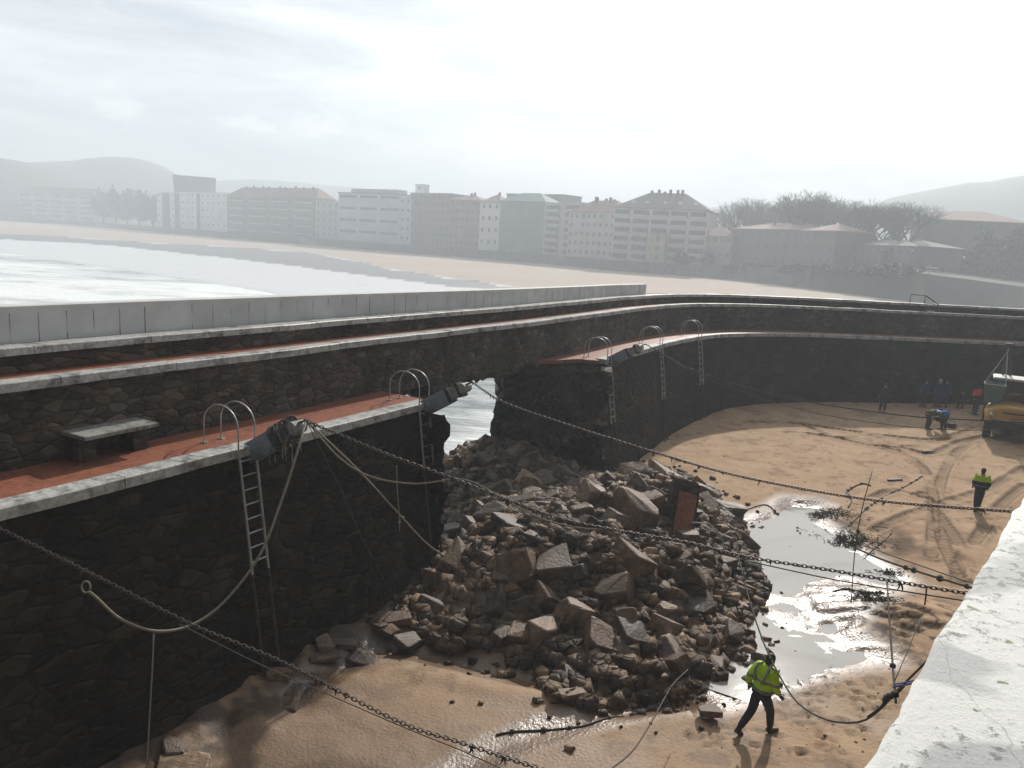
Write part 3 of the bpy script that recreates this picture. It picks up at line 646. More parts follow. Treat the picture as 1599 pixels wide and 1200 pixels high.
k1 = sm(Rr, rf*wob*.92, rf*wob*1.1); bz = -1.0+k1*1.14+sm(Rr, rt, re)*.75
bz = np.where(Rr > re+6, 1.2, bz); bz = np.where(A_ > R(16), np.minimum(np.maximum(bz, .3), .8), bz)
o2, s2 = to_offset(bx, by); bz = np.where((o2 < 5) & (Rr < 75), -1.6, bz)
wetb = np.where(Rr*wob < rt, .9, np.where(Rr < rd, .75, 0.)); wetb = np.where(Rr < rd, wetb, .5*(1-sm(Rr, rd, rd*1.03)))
darkb = np.where((Rr*wob > rt) & (Rr < rd*(1+.02*np.sin(A_*90))), .95, 0.)
nx, ny = len(az), len(rr); i = (np.arange(nx-1)[:, None]*ny+np.arange(ny-1)[None, :]).ravel()
M['beach'] = sand_mat('beach_sand', (.47, .395, .33), (.52, .44, .37), (.68, .70, .72), (.16, .16, .165), beach=True)  # wet colour paler than dry: sky sheen on thin water is painted in
tag(np_mesh('beach', np.stack([bx, by, bz], 1), np.stack([i, i+1, i+ny+1, i+ny], 1), M['beach'], {'wet': wetb, 'dark': darkb}), kind='structure')
# sea surface with swell, foam by its own pattern, plus glare off the breach put in as foam
az2 = np.concatenate([np.arange(-75, 12, .25)])*math.pi/180; rr2 = 14*1.018**np.arange(0, 235)
AZ, RR = np.meshgrid(az2, rr2, indexing='ij'); sxx, syy = (RR*np.sin(AZ)).ravel(), (RR*np.cos(AZ)).ravel()
o3, s3 = to_offset(sxx, syy)
hz = .0+.16*(vfbm(sxx*.5+syy*.2, syy-sxx*.3, .22, 4, 2)-.5)+.05*(vfbm(sxx, syy, 1.2, 3, 6)-.5)
hz = np.where((o3 < 2.9), -1.3, hz)
rfz = np.interp(AZ.ravel(), *C_foam); foam = 1-sm(RR.ravel(), rfz*1.02, rfz*1.35)
foam = foam*(.3+.75*vfbm(sxx*.35, syy, .12, 4, 12)); far = np.hypot(sxx, syy)
foam = np.where((AZ.ravel() > R(-14)), .38+.2*np.exp(-((o3-6)/4)**2), foam)  # foam raised off the breach to paint in the water's bright glare
def sea_mat():
    m, t, b = mat_base('sea_water'); c = N(t, 'ShaderNodeTexCoord')
    mpn = N(t, 'ShaderNodeMapping'); mpn.inputs['Scale'].default_value = (.5, 1.4, 1); mpn.inputs['Rotation'].default_value = (0, 0, R(25)); t.links.new(c.outputs['Object'], mpn.inputs[0])
    n = N(t, 'ShaderNodeTexNoise'); n.inputs['Scale'].default_value = .28; n.inputs['Detail'].default_value = 12; n.inputs['Roughness'].default_value = .68; n.inputs['Distortion'].default_value = .8; t.links.new(mpn.outputs[0], n.inputs['Vector'])
    a = N(t, 'ShaderNodeAttribute', attribute_name='foam')
    s = N(t, 'ShaderNodeMath', operation='ADD'); t.links.new(a.outputs['Fac'], s.inputs[0]); t.links.new(n.outputs['Fac'], s.inputs[1])
    g = N(t, 'ShaderNodeMapRange'); g.inputs[1].default_value = .8; g.inputs[2].default_value = 1.25; t.links.new(s.outputs[0], g.inputs[0])
    mc = N(t, 'ShaderNodeMixRGB'); mc.inputs[1].default_value = (.2, .23, .23, 1); mc.inputs[2].default_value = (.88, .91, .91, 1); t.links.new(g.outputs[0], mc.inputs[0]); t.links.new(mc.outputs[0], b.inputs['Base Color'])
    rg = N(t, 'ShaderNodeMapRange'); rg.inputs[3].default_value = .12; rg.inputs[4].default_value = .7; t.links.new(g.outputs[0], rg.inputs[0]); t.links.new(rg.outputs[0], b.inputs['Roughness'])
    n2 = N(t, 'ShaderNodeTexNoise'); n2.inputs['Scale'].default_value = 2.2; n2.inputs['Detail'].default_value = 6; t.links.new(mpn.outputs[0], n2.inputs['Vector'])
    bp = N(t, 'ShaderNodeBump'); bp.inputs['Strength'].default_value = .8; bp.inputs['Distance'].default_value = .2
    t.links.new(n2.outputs['Fac'], bp.inputs['Height']); t.links.new(bp.outputs[0], b.inputs['Normal']); b.inputs['IOR'].default_value = 1.33
    return m
M['sea'] = sea_mat(); nx, ny = len(az2), len(rr2); i = (np.arange(nx-1)[:, None]*ny+np.arange(ny-1)[None, :]).ravel()
tag(np_mesh('sea', np.stack([sxx, syy, hz], 1), np.stack([i, i+1, i+ny+1, i+ny], 1), M['sea'], {'foam': foam}), kind='structure')

# ------------------------------------------------------------------ parapet and harbour wall under the photographer
pd = (P(1599, 775, 8.7)-P(1345, 1200, 8.7)).normalized(); pn = Vector((pd.y, -pd.x, 0)); p0 = P(1345, 1200, 8.7)
def wpt(a, b, z): q = p0+pd*a+pn*b; return Vector((q.x, q.y, z))
def near_parapet_mat():
    m, t, b = mat_base('weathered_white_render'); c = N(t, 'ShaderNodeTexCoord')
    n = N(t, 'ShaderNodeTexNoise'); n.inputs['Scale'].default_value = 1.5; n.inputs['Detail'].default_value = 3; n.inputs['Distortion'].default_value = .6; t.links.new(c.outputs['Object'], n.inputs['Vector'])
    rp = N(t, 'ShaderNodeValToRGB'); e = rp.color_ramp.elements; e[0].position = .47; e[0].color = (.44, .45, .44, 1); e[1].position = .50; e[1].color = (.74, .74, .71, 1); t.links.new(n.outputs['Fac'], rp.inputs[0])
    n2 = N(t, 'ShaderNodeTexNoise'); n2.inputs['Scale'].default_value = 34; n2.inputs['Detail'].default_value = 9; n2.inputs['Roughness'].default_value = .78; t.links.new(c.outputs['Object'], n2.inputs['Vector'])
    n3 = N(t, 'ShaderNodeTexNoise'); n3.inputs['Scale'].default_value = 3.1; n3.inputs['Detail'].default_value = 5; t.links.new(c.outputs['Object'], n3.inputs['Vector'])
    s = N(t, 'ShaderNodeMath', operation='MULTIPLY_ADD'); s.inputs[1].default_value = .45; t.links.new(n3.outputs['Fac'], s.inputs[0]); t.links.new(n2.outputs['Fac'], s.inputs[2])
    g = N(t, 'ShaderNodeMapRange'); g.inputs[1].default_value = .80; g.inputs[2].default_value = .86; g.inputs[4].default_value = .8; t.links.new(s.outputs[0], g.inputs[0])
    mc = N(t, 'ShaderNodeMixRGB'); mc.inputs[2].default_value = (.06, .06, .055, 1); t.links.new(g.outputs[0], mc.inputs[0]); t.links.new(rp.outputs[0], mc.inputs[1])
    n4 = N(t, 'ShaderNodeTexNoise'); n4.inputs['Scale'].default_value = 24; n4.inputs['Detail'].default_value = 4; t.links.new(c.outputs['Object'], n4.inputs['Vector'])
    g4 = N(t, 'ShaderNodeMapRange'); g4.inputs[1].default_value = .685; g4.inputs[2].default_value = .71; t.links.new(n4.outputs['Fac'], g4.inputs[0])
    mo = N(t, 'ShaderNodeMixRGB'); mo.inputs[2].default_value = (.15, .17, .03, 1); t.links.new(g4.outputs[0], mo.inputs[0]); t.links.new(mc.outputs[0], mo.inputs[1])
    # cracks
    v = N(t, 'ShaderNodeTexVoronoi', feature='DISTANCE_TO_EDGE'); v.inputs['Scale'].default_value = 1.3
    dm = N(t, 'ShaderNodeMixRGB'); dm.inputs[0].default_value = .12; nn = N(t, 'ShaderNodeTexNoise'); nn.inputs['Scale'].default_value = 7; nn.inputs['Detail'].default_value = 5
    t.links.new(c.outputs['Object'], nn.inputs['Vector']); t.links.new(c.outputs['Object'], dm.inputs[1]); t.links.new(nn.outputs['Color'], dm.inputs[2]); t.links.new(dm.outputs[0], v.inputs['Vector'])
    gl = N(t, 'ShaderNodeMath', operation='LESS_THAN'); gl.inputs[1].default_value = .0025; t.links.new(v.outputs['Distance'], gl.inputs[0])
    gm = N(t, 'ShaderNodeMath', operation='MULTIPLY'); gm.inputs[1].default_value = .3; t.links.new(gl.outputs[0], gm.inputs[0])
    m5 = N(t, 'ShaderNodeMixRGB'); m5.inputs[2].default_value = (.08, .08, .08, 1); t.links.new(gm.outputs[0], m5.inputs[0]); t.links.new(mo.outputs[0], m5.inputs[1])
    t.links.new(m5.outputs[0], b.inputs['Base Color']); b.inputs['Roughness'].default_value = .42; b.inputs['Specular IOR Level'].default_value = .6
    bp = N(t, 'ShaderNodeBump'); bp.inputs['Strength'].default_value = .7; bp.inputs['Distance'].default_value = .01; t.links.new(n2.outputs['Fac'], bp.inputs['Height']); t.links.new(bp.outputs[0], b.inputs['Normal'])
    return m
M['near_parapet'] = near_parapet_mat()
hw = empty('harbour_wall', wpt(0, .3, 0)); tag(hw, 'cracked white topped parapet wall in the right foreground, above the harbour sand', 'wall')
q0 = hw.location
def slab(name, b0, b1, z0, z1, a0, a1, mat, n=160, rag=.0):
    v = []; f = []
    for i in range(n+1):
        a = a0+(a1-a0)*i/n; e = rag*(noise.noise(Vector((a*3, 0, 0)))+.7*noise.noise(Vector((a*11, 5, 0)))+.4*noise.noise(Vector((a*30, 9, 0))))
        v += [wpt(a, b0+e, z1-.006)-q0, wpt(a, b0+.012+e, z1)-q0, wpt(a, b1, z1)-q0, wpt(a, b1, z0)-q0, wpt(a, b0+e*.5, z0)-q0]
    for i in range(n):
        for k in range(5): l = (k+1) % 5; f.append((i*5+k, i*5+l, (i+1)*5+l, (i+1)*5+k))
    f.append((4, 3, 2, 1, 0)); f.append(tuple(n*5+k for k in range(5)))
    return mesh_obj(name, v, f, mat, hw)
slab('parapet_top', 0, .75, 8.5, 8.7, -6, 60, M['near_parapet'], 1600, .009)
slab('wall_face', .12, .7, -.6, 8.5, -6, 60, M['stone_up'], 60)
m = MB(); m.box((0, 0, 0), (60, 14, .2), Matrix.Rotation(math.atan2(pd.y, pd.x), 3, 'Z')); pm = wpt(23.7, 7.75, 7.7)
dk_ = m.build('promenade_deck', M['slab']); dk_.location = pm; tag(dk_, kind='structure')


#PART2MARK

# ------------------------------------------------------------------ ladders
def ladder(s, label, zlow=2.55, zbot=.4, wdt=.42):
    b0 = at_s(s, 0, 5.0); e = empty('quay_ladder', b0); tag(e, label, 'ladder', 'steel ladders down the quay wall')
    d = dir_s(s); 
    def q(u, o, z): p = at_s(s, o, z); return p+d*u-b0
    for k in (-1, 1):
        u = k*wdt/2; m = MB()
        arc = [q(u, .34-.5*math.cos(a), 5.45+.42*math.sin(a)) for a in np.linspace(0, math.pi, 14)]
        m.tube([q(u, .84, 5.02)]+arc[::-1]+[q(u, -.17, 5.0)], .016, 8); m.build('handrail', M['metal'], e, True)
        m = MB(); m.box(q(u, .84, 5.012), (.12, .12, .02)); m.build('base_plate', M['metal'], e)
        m = MB(); m.box(q(0, 0, 0), (0, 0, 0)) if False else None
        m.tube([q(u, -.17, 5.02), q(u, base_off(zlow)-.13, zlow)], .03, 8); m.build('rail', M['metal'], e)
        m = MB(); m.tube([q(u, base_off(zlow)-.13, zlow), q(u, base_off(zbot)-.1, zbot)], .032, 6); m.build('lower_rail', M['dark_metal'], e)
    z = 4.78
    while z > zlow:
        m = MB(); m.tube([q(-wdt/2, base_off(z)-.14, z), q(wdt/2, base_off(z)-.14, z)], .016, 6); m.build('rung', M['metal'], e); z -= .29
S_LAD = [s_px(374), s_px(655), s_px(945), s_px(1027), s_px(1088)]
LL = ['steel ladder with arched handrails beside the nearest mooring arm', 'steel ladder at the broken end of the near quay', 'steel ladder beside the far mooring arm past the breach', 'second steel ladder past the breach, between two others', 'farthest steel ladder, where the quay bends']
for s, l in zip(S_LAD, LL): ladder(s, l, 2.5 if s != S_LAD[1] else 3.4, .3)

# ------------------------------------------------------------------ mooring arms
def arm(s, label, wrap):
    b0 = at_s(s, 0, 5.0); e = empty('mooring_davit', b0); tag(e, label, 'davit', 'concrete mooring arms on the quay edge')
    d = dir_s(s); o = (at_s(s, -1)-at_s(s, 0)); ax = (o*1.0+Vector((0, 0, .60))).normalized(); up = d.cross(ax)*-1
    if up.z < 0: up = -up
    Mx = Matrix((d, ax, up)).transposed()
    a0 = o*-.05+Vector((0, 0, -.18))
    m = MB(); m.box(a0+ax*.5, (.3, 1.0, .42), Mx, .02); m.build('beam', M['beam'], e)
    m = MB(); m.box(a0+ax*1.2, (.24, .5, .3), Mx, .015); m.build('head_block', M['slab'], e)
    for k in (1.0, 1.38):
        m = MB(); m.box(a0+ax*k, (.32, .09, .40), Mx, .01); m.build('strap', M['rubber'], e)
    m = MB(); c = a0+ax*1.5; m.tube([c+Mx @ Vector((.16, 0, 0))*-1, c+Mx @ Vector((.16, 0, 0))], [.13, .13], 12); m.build('sheave', M['slab'], e)
    tip = b0+a0+ax*1.62+up*.06
    m = MB(); 
    for k in (-.1, .1): m.tube([c-b0*0+d*k, c+ax*.16+up*.05+d*k*.3, c+ax*.3+up*.02], .02, 5)
    m.build('shackle', M['dark_metal'], e)
    if wrap:
        m = MB()
        for j in range(16):
            t = random.uniform(.85, 1.45); pts = []
            for a in np.linspace(0, 2*math.pi, 18)[:-1]: pts.append(a0+ax*(t+.04*math.sin(a*2+j))+d*math.cos(a)*.19+up*math.sin(a)*.27)
            m.tube(pts, .012+.008*random.random(), 4, True)
        m.build('rope_lashing', M['rope_dark'], e)
        for j, mt in ((0, 'rope_green'), (1, 'rope_green'), (2, 'rope_pale')):
            m = MB()
            for q in range(4):
                t = random.uniform(.8, 1.6); l = random.uniform(.3, .9); x = random.uniform(-.3, .3)
                p = a0+ax*t+d*x*.6; pts = [p+Vector((0, 0, .1))+d*(x*.3*k/6)+Vector((.04*math.sin(k), .03*math.cos(k*1.3), -l*(k/6)**1.3)) for k in range(7)]
                m.tube(pts, .012, 4)
            m.build('rope_tail', M[mt], e)
    return b0+c+ax*.3+up*.02 if False else b0+a0+ax*1.8+up*.02
S_ARM = [s_px(392), s_px(668), s_px(951)]
T1 = arm(S_ARM[0], 'nearest mooring arm, wrapped in tangled dark and green ropes', True)
T2 = arm(S_ARM[1]-.1, 'mooring arm jutting out over the breach at the broken quay end', False)
T3 = arm(S_ARM[2], 'far mooring arm beside the ladder past the breach', False)

# ------------------------------------------------------------------ ropes and chains, each a real curve between its ends
def inv_path(px, d0, d1, step=.25, start=None, endp=None):
    L = [0]
    for a, b in zip(px, px[1:]): L.append(L[-1]+math.hypot(b[0]-a[0], b[1]-a[1]))
    pts = [tuple(PD(x, y, 1/((1-l/L[-1])/d0+(l/L[-1])/d1))) for (x, y), l in zip(px, L)]
    if start is not None: pts[0] = tuple(start)
    if endp is not None: pts.append(tuple(endp))
    return catmull(pts, step)
def rope(name, label, pts, r, mat, cat='rope', group=None, knots=0, n=6):
    o = Vector(pts[0]); m = MB(); m.tube([Vector(p)-o for p in pts], r, n)
    for k in range(knots): i = random.randrange(2, len(pts)-1); m.ball(Vector(pts[i])-o, r*random.uniform(2.2, 3.6))
    ob = m.build(name, M[mat] if isinstance(mat, str) else mat, None, True); ob.location = o; tag(ob, label, cat, group); return ob
def chain(label, pts, link_l=.16, wire=.022, weed=0):
    P_ = np.array(pts); sg = np.linalg.norm(np.diff(P_, axis=0), axis=1); L = np.concatenate([[0], np.cumsum(sg)]); o = Vector(P_[0]); m = MB()
    def pt(l): return Vector([np.interp(l, L, P_[:, k]) for k in range(3)])
    n = int(L[-1]/(link_l*.78)); 
    for i in range(n):
        l = i*link_l*.78; c = pt(l); t = (pt(l+.05)-pt(l-.05)).normalized() if l > .05 else (pt(.1)-pt(0)).normalized()
        a = t.cross(Vector((0, 0, 1))).normalized(); b = t.cross(a)
        if i % 2: a, b = (a+b).normalized(), (b-a).normalized()
        else: a, b = (a-b).normalized(), (a+b).normalized()
        lw = link_l*.3; ring = []
        for q in range(10):
            th = 2*math.pi*q/10; cx = math.copysign(min(abs(math.cos(th))*1.35, 1), math.cos(th)); ring.append(c-o+t*(cx*link_l*.5-(0))+a*math.sin(th)*lw)
        m.tube(ring, wire, 5, True)
    for k in range(weed):
        c = pt(random.uniform(0, L[-1]))-o
        for q in range(4): d2 = Vector((random.uniform(-.05, .05), random.uniform(-.05, .05), -random.uniform(.02, .12))); m.tube([c, c+d2*.6+Vector((.01, 0, 0)), c+d2], [.016, .012, .004], 4)
    ob = m.build('mooring_chain', M['chain']); ob.location = o; tag(ob, label, 'chain', 'mooring chains across the harbour'); return ob
chain('foreground mooring chain crossing the lower left corner diagonally', inv_path([(-60, 796), (0, 826), (130, 890), (300, 976), (440, 1034), (620, 1126), (720, 1160), (840, 1200), (930, 1232)], 13.4, 8.2, .2), .08, .0085, 10)
chain('middle mooring chain from the rope-wrapped arm, hanging over the rubble and pool', inv_path([(487, 656), (600, 708), (700, 745), (860, 806), (960, 828), (1080, 849), (1160, 869), (1300, 891), (1420, 912), (1505, 926), (1560, 935)], 14.6, 11.6, .25, T1), .09, .0095, 14)
chain('far mooring chain from the arm over the breach, spanning the sand', inv_path([(735, 601), (785, 628), (860, 655), (940, 681), (1020, 706), (1130, 738), (1260, 765), (1370, 782), (1470, 791), (1580, 799), (1640, 803)], 20, 15.5, .3, T2), .088, .0105, 22)
rope('mooring_rope', 'thin dark rope from the far arm, sagging across to the yellow machine', inv_path([(995, 544), (1080, 578), (1160, 604), (1250, 626), (1340, 640), (1430, 651), (1535, 657), (1640, 662)], 28.5, 27, .5, T3), .022, 'rope_dark', knots=6)
rope('mooring_rope', 'thin dark rope from the far arm, lower one trailing onto the far sand', inv_path([(1010, 706), (1000, 545), (1100, 590)][1:]+[(1250, 640), (1400, 665), (1500, 672), (1560, 671)], 28.3, 38, .5, T3), .016, 'rope_dark')
rope('mooring_rope', 'thick pale rope hanging in a long loop over the dark left wall', inv_path([(487, 662), (466, 700), (440, 780), (405, 868), (350, 940), (300, 976), (245, 986), (190, 968), (152, 935), (140, 925)], 14.6, 12.6, .12, T1), .024, 'rope_pale')
eye = [PD(134+7*math.cos(a), 917+9*math.sin(a), 12.6) for a in np.linspace(.9, 6.9, 14)]
rope('rope_eye', 'frayed eye knot at the loose end of the pale looped rope', [tuple(p) for p in eye], .014, 'rope_pale', 'rope end')
rope('mooring_rope', 'tan rope running from the nearest arm down to the edge of the rubble', inv_path([(500, 668), (560, 735), (620, 800), (665, 848), (692, 868)], 14.7, 19.5, .3, T1), .022, 'rope_pale', knots=2)
rope('mooring_rope', 'slack grey green rope curving under the middle chain', inv_path([(500, 672), (530, 715), (580, 745), (650, 756), (710, 748), (745, 756), (790, 782), (850, 812), (915, 826), (965, 826)], 14.6, 13.6, .2, T1), .017, 'rope_pale')
rope('mooring_rope', 'very thin line dropping from the nearest arm across the dark wall', inv_path([(505, 672), (530, 760), (565, 840), (600, 905)], 14.7, 17, .4, T1), .008, 'rope_dark')
rope('mooring_rope', 'thin dark rope strung just under the middle chain over the pool', inv_path([(1165, 876), (1300, 905), (1420, 925), (1490, 936), (1560, 946)], 13.2, 11.5, .3), .011, 'rope_dark')
rope('mooring_rope', 'thin rope strung just under the foreground chain', inv_path([(280, 975), (400, 1035), (520, 1088), (640, 1140), (720, 1172), (790, 1204), (830, 1222)], 11.6, 8.6, .3), .008, 'rope_dark')
rope('mooring_rope', 'slack dark rope looping behind the walking worker up to the parapet', inv_path([(1153, 868), (1168, 930), (1191, 1000), (1217, 1055), (1246, 1098), (1290, 1124), (1340, 1128), (1372, 1110), (1402, 1078), (1450, 1030)], 15.6, 9.3, .15), .014, 'rope_dark', knots=3)
rope('frayed_rope', 'dark frayed rope end knotted near the parapet', inv_path([(1355, 1120), (1375, 1105), (1385, 1090), (1400, 1083), (1412, 1072)], 9.6, 9.2, .03), .014, 'rope_dark', knots=4)
rope('blue_rope', 'bright blue doubled rope tied off just above the parapet edge', inv_path([(1395, 1073), (1412, 1070), (1440, 1064), (1480, 1056)], 9.5, 8.8, .2), .011, 'rope_blue')
rope('blue_rope', 'paler blue rope lying right beside the bright one at the parapet', inv_path([(1396, 1069), (1414, 1066), (1440, 1060), (1480, 1052)], 9.5, 8.8, .2), .008, 'rope_blue')
rope('hanging_rope', 'dark vertical rope dropping from the middle chain to the parapet', inv_path([(1385, 907), (1389, 970), (1394, 1040), (1399, 1098)], 12.0, 9.4, .3), .014, 'rope_dark', knots=2)
rope('hanging_rope', 'thin tilted line crossing the seaweed heap beside the pool', inv_path([(1362, 736), (1345, 800), (1335, 860), (1329, 942)], 15.4, 13.4, .3), .009, 'rope_dark', knots=1)
rope('hanging_rope', 'thin chain end dangling low over the dark left wall', inv_path([(240, 990), (238, 1040), (234, 1110), (229, 1200)], 12.6, 12.3, .2), .012, 'rope_pale')
rope('hanging_rope', 'short frayed line hanging over the wall left of the breach', inv_path([(619, 727), (620, 760), (623, 800), (624, 830)], 15.9, 16.2, .2), .012, 'rope_pale', knots=1)
rope('hanging_rope', 'short line with a knot dangling from the middle chain by the breach', inv_path([(730, 752), (724, 790), (716, 830), (706, 860)], 14.2, 14.4, .2), .008, 'rope_dark')
rope('hanging_rope', 'line hanging under the middle chain before the parapet', inv_path([(1447, 915), (1446, 930), (1444, 945)], 11.8, 11.8, .1), .012, 'rope_dark')
rope('hanging_rope', 'thin slanting line rising from the blue ropes', inv_path([(1397, 1064), (1420, 1010), (1440, 960)], 9.6, 11.5, .3), .006, 'rope_dark')
rope('mooring_rope', 'knotted olive rope rising to the rubble at the bottom centre', inv_path([(940, 1212), (985, 1176), (1010, 1140), (1030, 1105), (1050, 1070), (1074, 1046)], 9.5, 15, .15), .012, 'rope_dark', knots=3)
rope('mooring_rope', 'dark rope from the seaweed heap to the parapet', inv_path([(1340, 858), (1380, 875), (1440, 895), (1510, 916), (1560, 930)], 19, 14, .3), .022, 'rope_dark', knots=5)
rope('mooring_rope', 'second dark rope from the seaweed heap, just above the other', inv_path([(1345, 850), (1390, 867), (1450, 888), (1515, 910), (1560, 922)], 19, 14, .3), .012, 'rope_dark')
def ground_rope(label, pxs, r, z0=.1, mat='rope_dark', cat='rope', name='fallen_rope', knots=4):
    pts = catmull([tuple(P(a, b, z0)) for a, b in pxs], .12); z = floor_z(pts[:, 0], pts[:, 1])[0]
    # re-sit on the sand along the same line of sight, twice
    pts = [tuple(P(0, 0, 1)) if False else (x, y, zz+r*.7) for (x, y, _), zz in zip(pts, z)]
    return rope(name, label, pts, r, mat, cat, knots=knots)
ground_rope('thick weedy rope lying on the wet sand below the rubble', [(985, 1107), (1030, 1085), (1070, 1055), (1105, 1035)], .028, knots=24)
ground_rope('dark rope lying across the shallow stream on the sand', [(775, 1143), (800, 1138), (860, 1133), (920, 1128), (975, 1108)], .02)
ground_rope('dark loop of hose lying on the sand above the seaweed heap', [(1325, 790), (1330, 780), (1322, 768), (1345, 757), (1360, 760)], .03, .3)
ground_rope('rope ring lying on the wet sand at the pool top', [(1232, 828), (1240, 824), (1250, 828), (1246, 834), (1236, 833), (1232, 828)], .025, .1)
ground_rope('long weedy rope lying on the sand beside the upper pool', [(1165, 800), (1195, 792), (1215, 800), (1240, 818), (1262, 826)], .02, .1)
ground_rope('weedy rope lying on the bright wet sand left of the eroded mounds', [(1300, 928), (1325, 927), (1350, 931), (1380, 930)], .022, .05, knots=12)
ground_rope('chain lying on the sand between the seaweed and the tracks', [(1325, 820), (1350, 798), (1375, 782), (1410, 765), (1440, 750)], .02, .2, knots=20)
ground_rope('dark looped rope lying right of the seaweed heap', [(1345, 870), (1375, 848), (1392, 832), (1385, 825), (1350, 822)], .018, .15)

# ------------------------------------------------------------------ seaweed and net heaps
def weed_heap(label, c, rx, ry, n, name='seaweed_heap'):
    o = Vector((c.x, c.y, fz(c.x, c.y))); m = MB()
    for k in range(n):
        x = random.gauss(0, rx*.45); y = random.gauss(0, ry*.45); p = Vector((x, y, fz(c.x+x, c.y+y)-o.z+.01))
        a = random.uniform(0, 6.28); l = random.uniform(.05, .22); h = random.uniform(.01, .08)*math.exp(-(x/rx)**2-(y/ry)**2)+.01
        m.tube([p, p+Vector((math.cos(a)*l*.5, math.sin(a)*l*.5, h)), p+Vector((math.cos(a+.6)*l, math.sin(a+.6)*l, h*.3))], [.013, .011, .004], 3)
    ob = m.build(name, M['weed']); ob.location = o; tag(ob, label, 'seaweed', kind='stuff'); return ob
weed_heap('dark tangled seaweed and net heap at the right edge of the pool', P(1318, 838, .2), 1.3, .9, 700)
weed_heap('flat patch of dark seaweed above the pool', P(1285, 803, .1), 1.2, .7, 350)
weed_heap('dark seaweed on the bright wet sand right of the pool', P(1378, 893, .05), .8, .25, 160)
weed_heap('seaweed draped over the eroded sand mound', P(1365, 935, .2), .8, .5, 220)
weed_heap('seaweed strewn on the wet sand below the rubble', P(1040, 1065, .1), .9, .5, 260)
for px_, l in (((1397, 752), 'black plank end lying on the sand near the tracks'), ((1448, 713), 'dark driftwood lying between the wheel tracks')):
    c = P(*px_, .3); m = MB(); m.box((0, 0, 0), (.75, .13, .07), Matrix.Rotation(.3, 3, 'Z'), .02); ob = m.build('driftwood', M['dark_metal']); ob.location = (c.x, c.y, fz(c.x, c.y)+.03); tag(ob, l, 'driftwood')
m = MB()
for k in range(1300):
    c = P(random.uniform(1050, 1520), random.uniform(660, 800), .4) if k % 2 else P(random.uniform(1120, 1460), random.uniform(880, 1190), 0)
    a = random.uniform(0, 3.14); s = random.uniform(.012, .045); z = fz(c.x, c.y) if k % 5 == 0 else None
    if z is None: continue
    m.ball((c.x, c.y, z+.01), (s, s*.5, s*.35), Matrix.Rotation(a, 3, 'Z'), 1)
tag(m.build('sand_litter', M['weed']), 'small dark bits of weed and pebble scattered on the sand', 'debris', kind='stuff')

# ------------------------------------------------------------------ rubble
def rock_material():
    m, t, b = mat_base('rubble_rock'); c = N(t, 'ShaderNodeTexCoord'); oi = N(t, 'ShaderNodeObjectInfo')
    rp = N(t, 'ShaderNodeValToRGB'); e = rp.color_ramp.elements
    cols = [(.075, .052, .036), (.15, .095, .058), (.055, .045, .039), (.25, .17, .108), (.10, .08, .068), (.16, .098, .06)]
    while len(e) < len(cols): e.new(.5)
    for i, q in enumerate(cols): e[i].position = i/(len(cols)-1); e[i].color = (*q, 1)
    n0 = N(t, 'ShaderNodeTexNoise'); n0.inputs['Scale'].default_value = .9; n0.inputs['Detail'].default_value = 2; t.links.new(c.outputs['Object'], n0.inputs['Vector'])
    s = N(t, 'ShaderNodeMath', operation='MULTIPLY_ADD'); s.inputs[1].default_value = .5; t.links.new(n0.outputs['Fac'], s.inputs[0]); 
    s0 = N(t, 'ShaderNodeMath', operation='MULTIPLY'); s0.inputs[1].default_value = .8; t.links.new(oi.outputs['Random'], s0.inputs[0]); t.links.new(s0.outputs[0], s.inputs[2])
    t.links.new(s.outputs[0], rp.inputs[0])
    n = N(t, 'ShaderNodeTexNoise'); n.inputs['Scale'].default_value = 4; n.inputs['Detail'].default_value = 10; n.inputs['Roughness'].default_value = .7; t.links.new(c.outputs['Object'], n.inputs['Vector'])
    g = N(t, 'ShaderNodeMapRange'); g.inputs[1].default_value = .3; g.inputs[2].default_value = .7; g.inputs[3].default_value = .35; g.inputs[4].default_value = 1.7; t.links.new(n.outputs['Fac'], g.inputs[0])
    mu = N(t, 'ShaderNodeMixRGB', blend_type='MULTIPLY'); mu.inputs[0].default_value = 1; t.links.new(rp.outputs[0], mu.inputs[1]); t.links.new(g.outputs[0], mu.inputs[2]); t.links.new(mu.outputs[0], b.inputs['Base Color'])
    rg = N(t, 'ShaderNodeMapRange'); rg.inputs[3].default_value = .35; rg.inputs[4].default_value = .8; t.links.new(n.outputs['Fac'], rg.inputs[0]); t.links.new(rg.outputs[0], b.inputs['Roughness']); b.inputs['Specular IOR Level'].default_value = .35
    n3 = N(t, 'ShaderNodeTexNoise'); n3.inputs['Scale'].default_value = 9; n3.inputs['Detail'].default_value = 8; t.links.new(c.outputs['Object'], n3.inputs['Vector'])
    bp = N(t, 'ShaderNodeBump'); bp.inputs['Strength'].default_value = .5; bp.inputs['Distance'].default_value = .04; t.links.new(n3.outputs['Fac'], bp.inputs['Height']); t.links.new(bp.outputs[0], b.inputs['Normal'])
    return m
M['rock'] = rock_material()
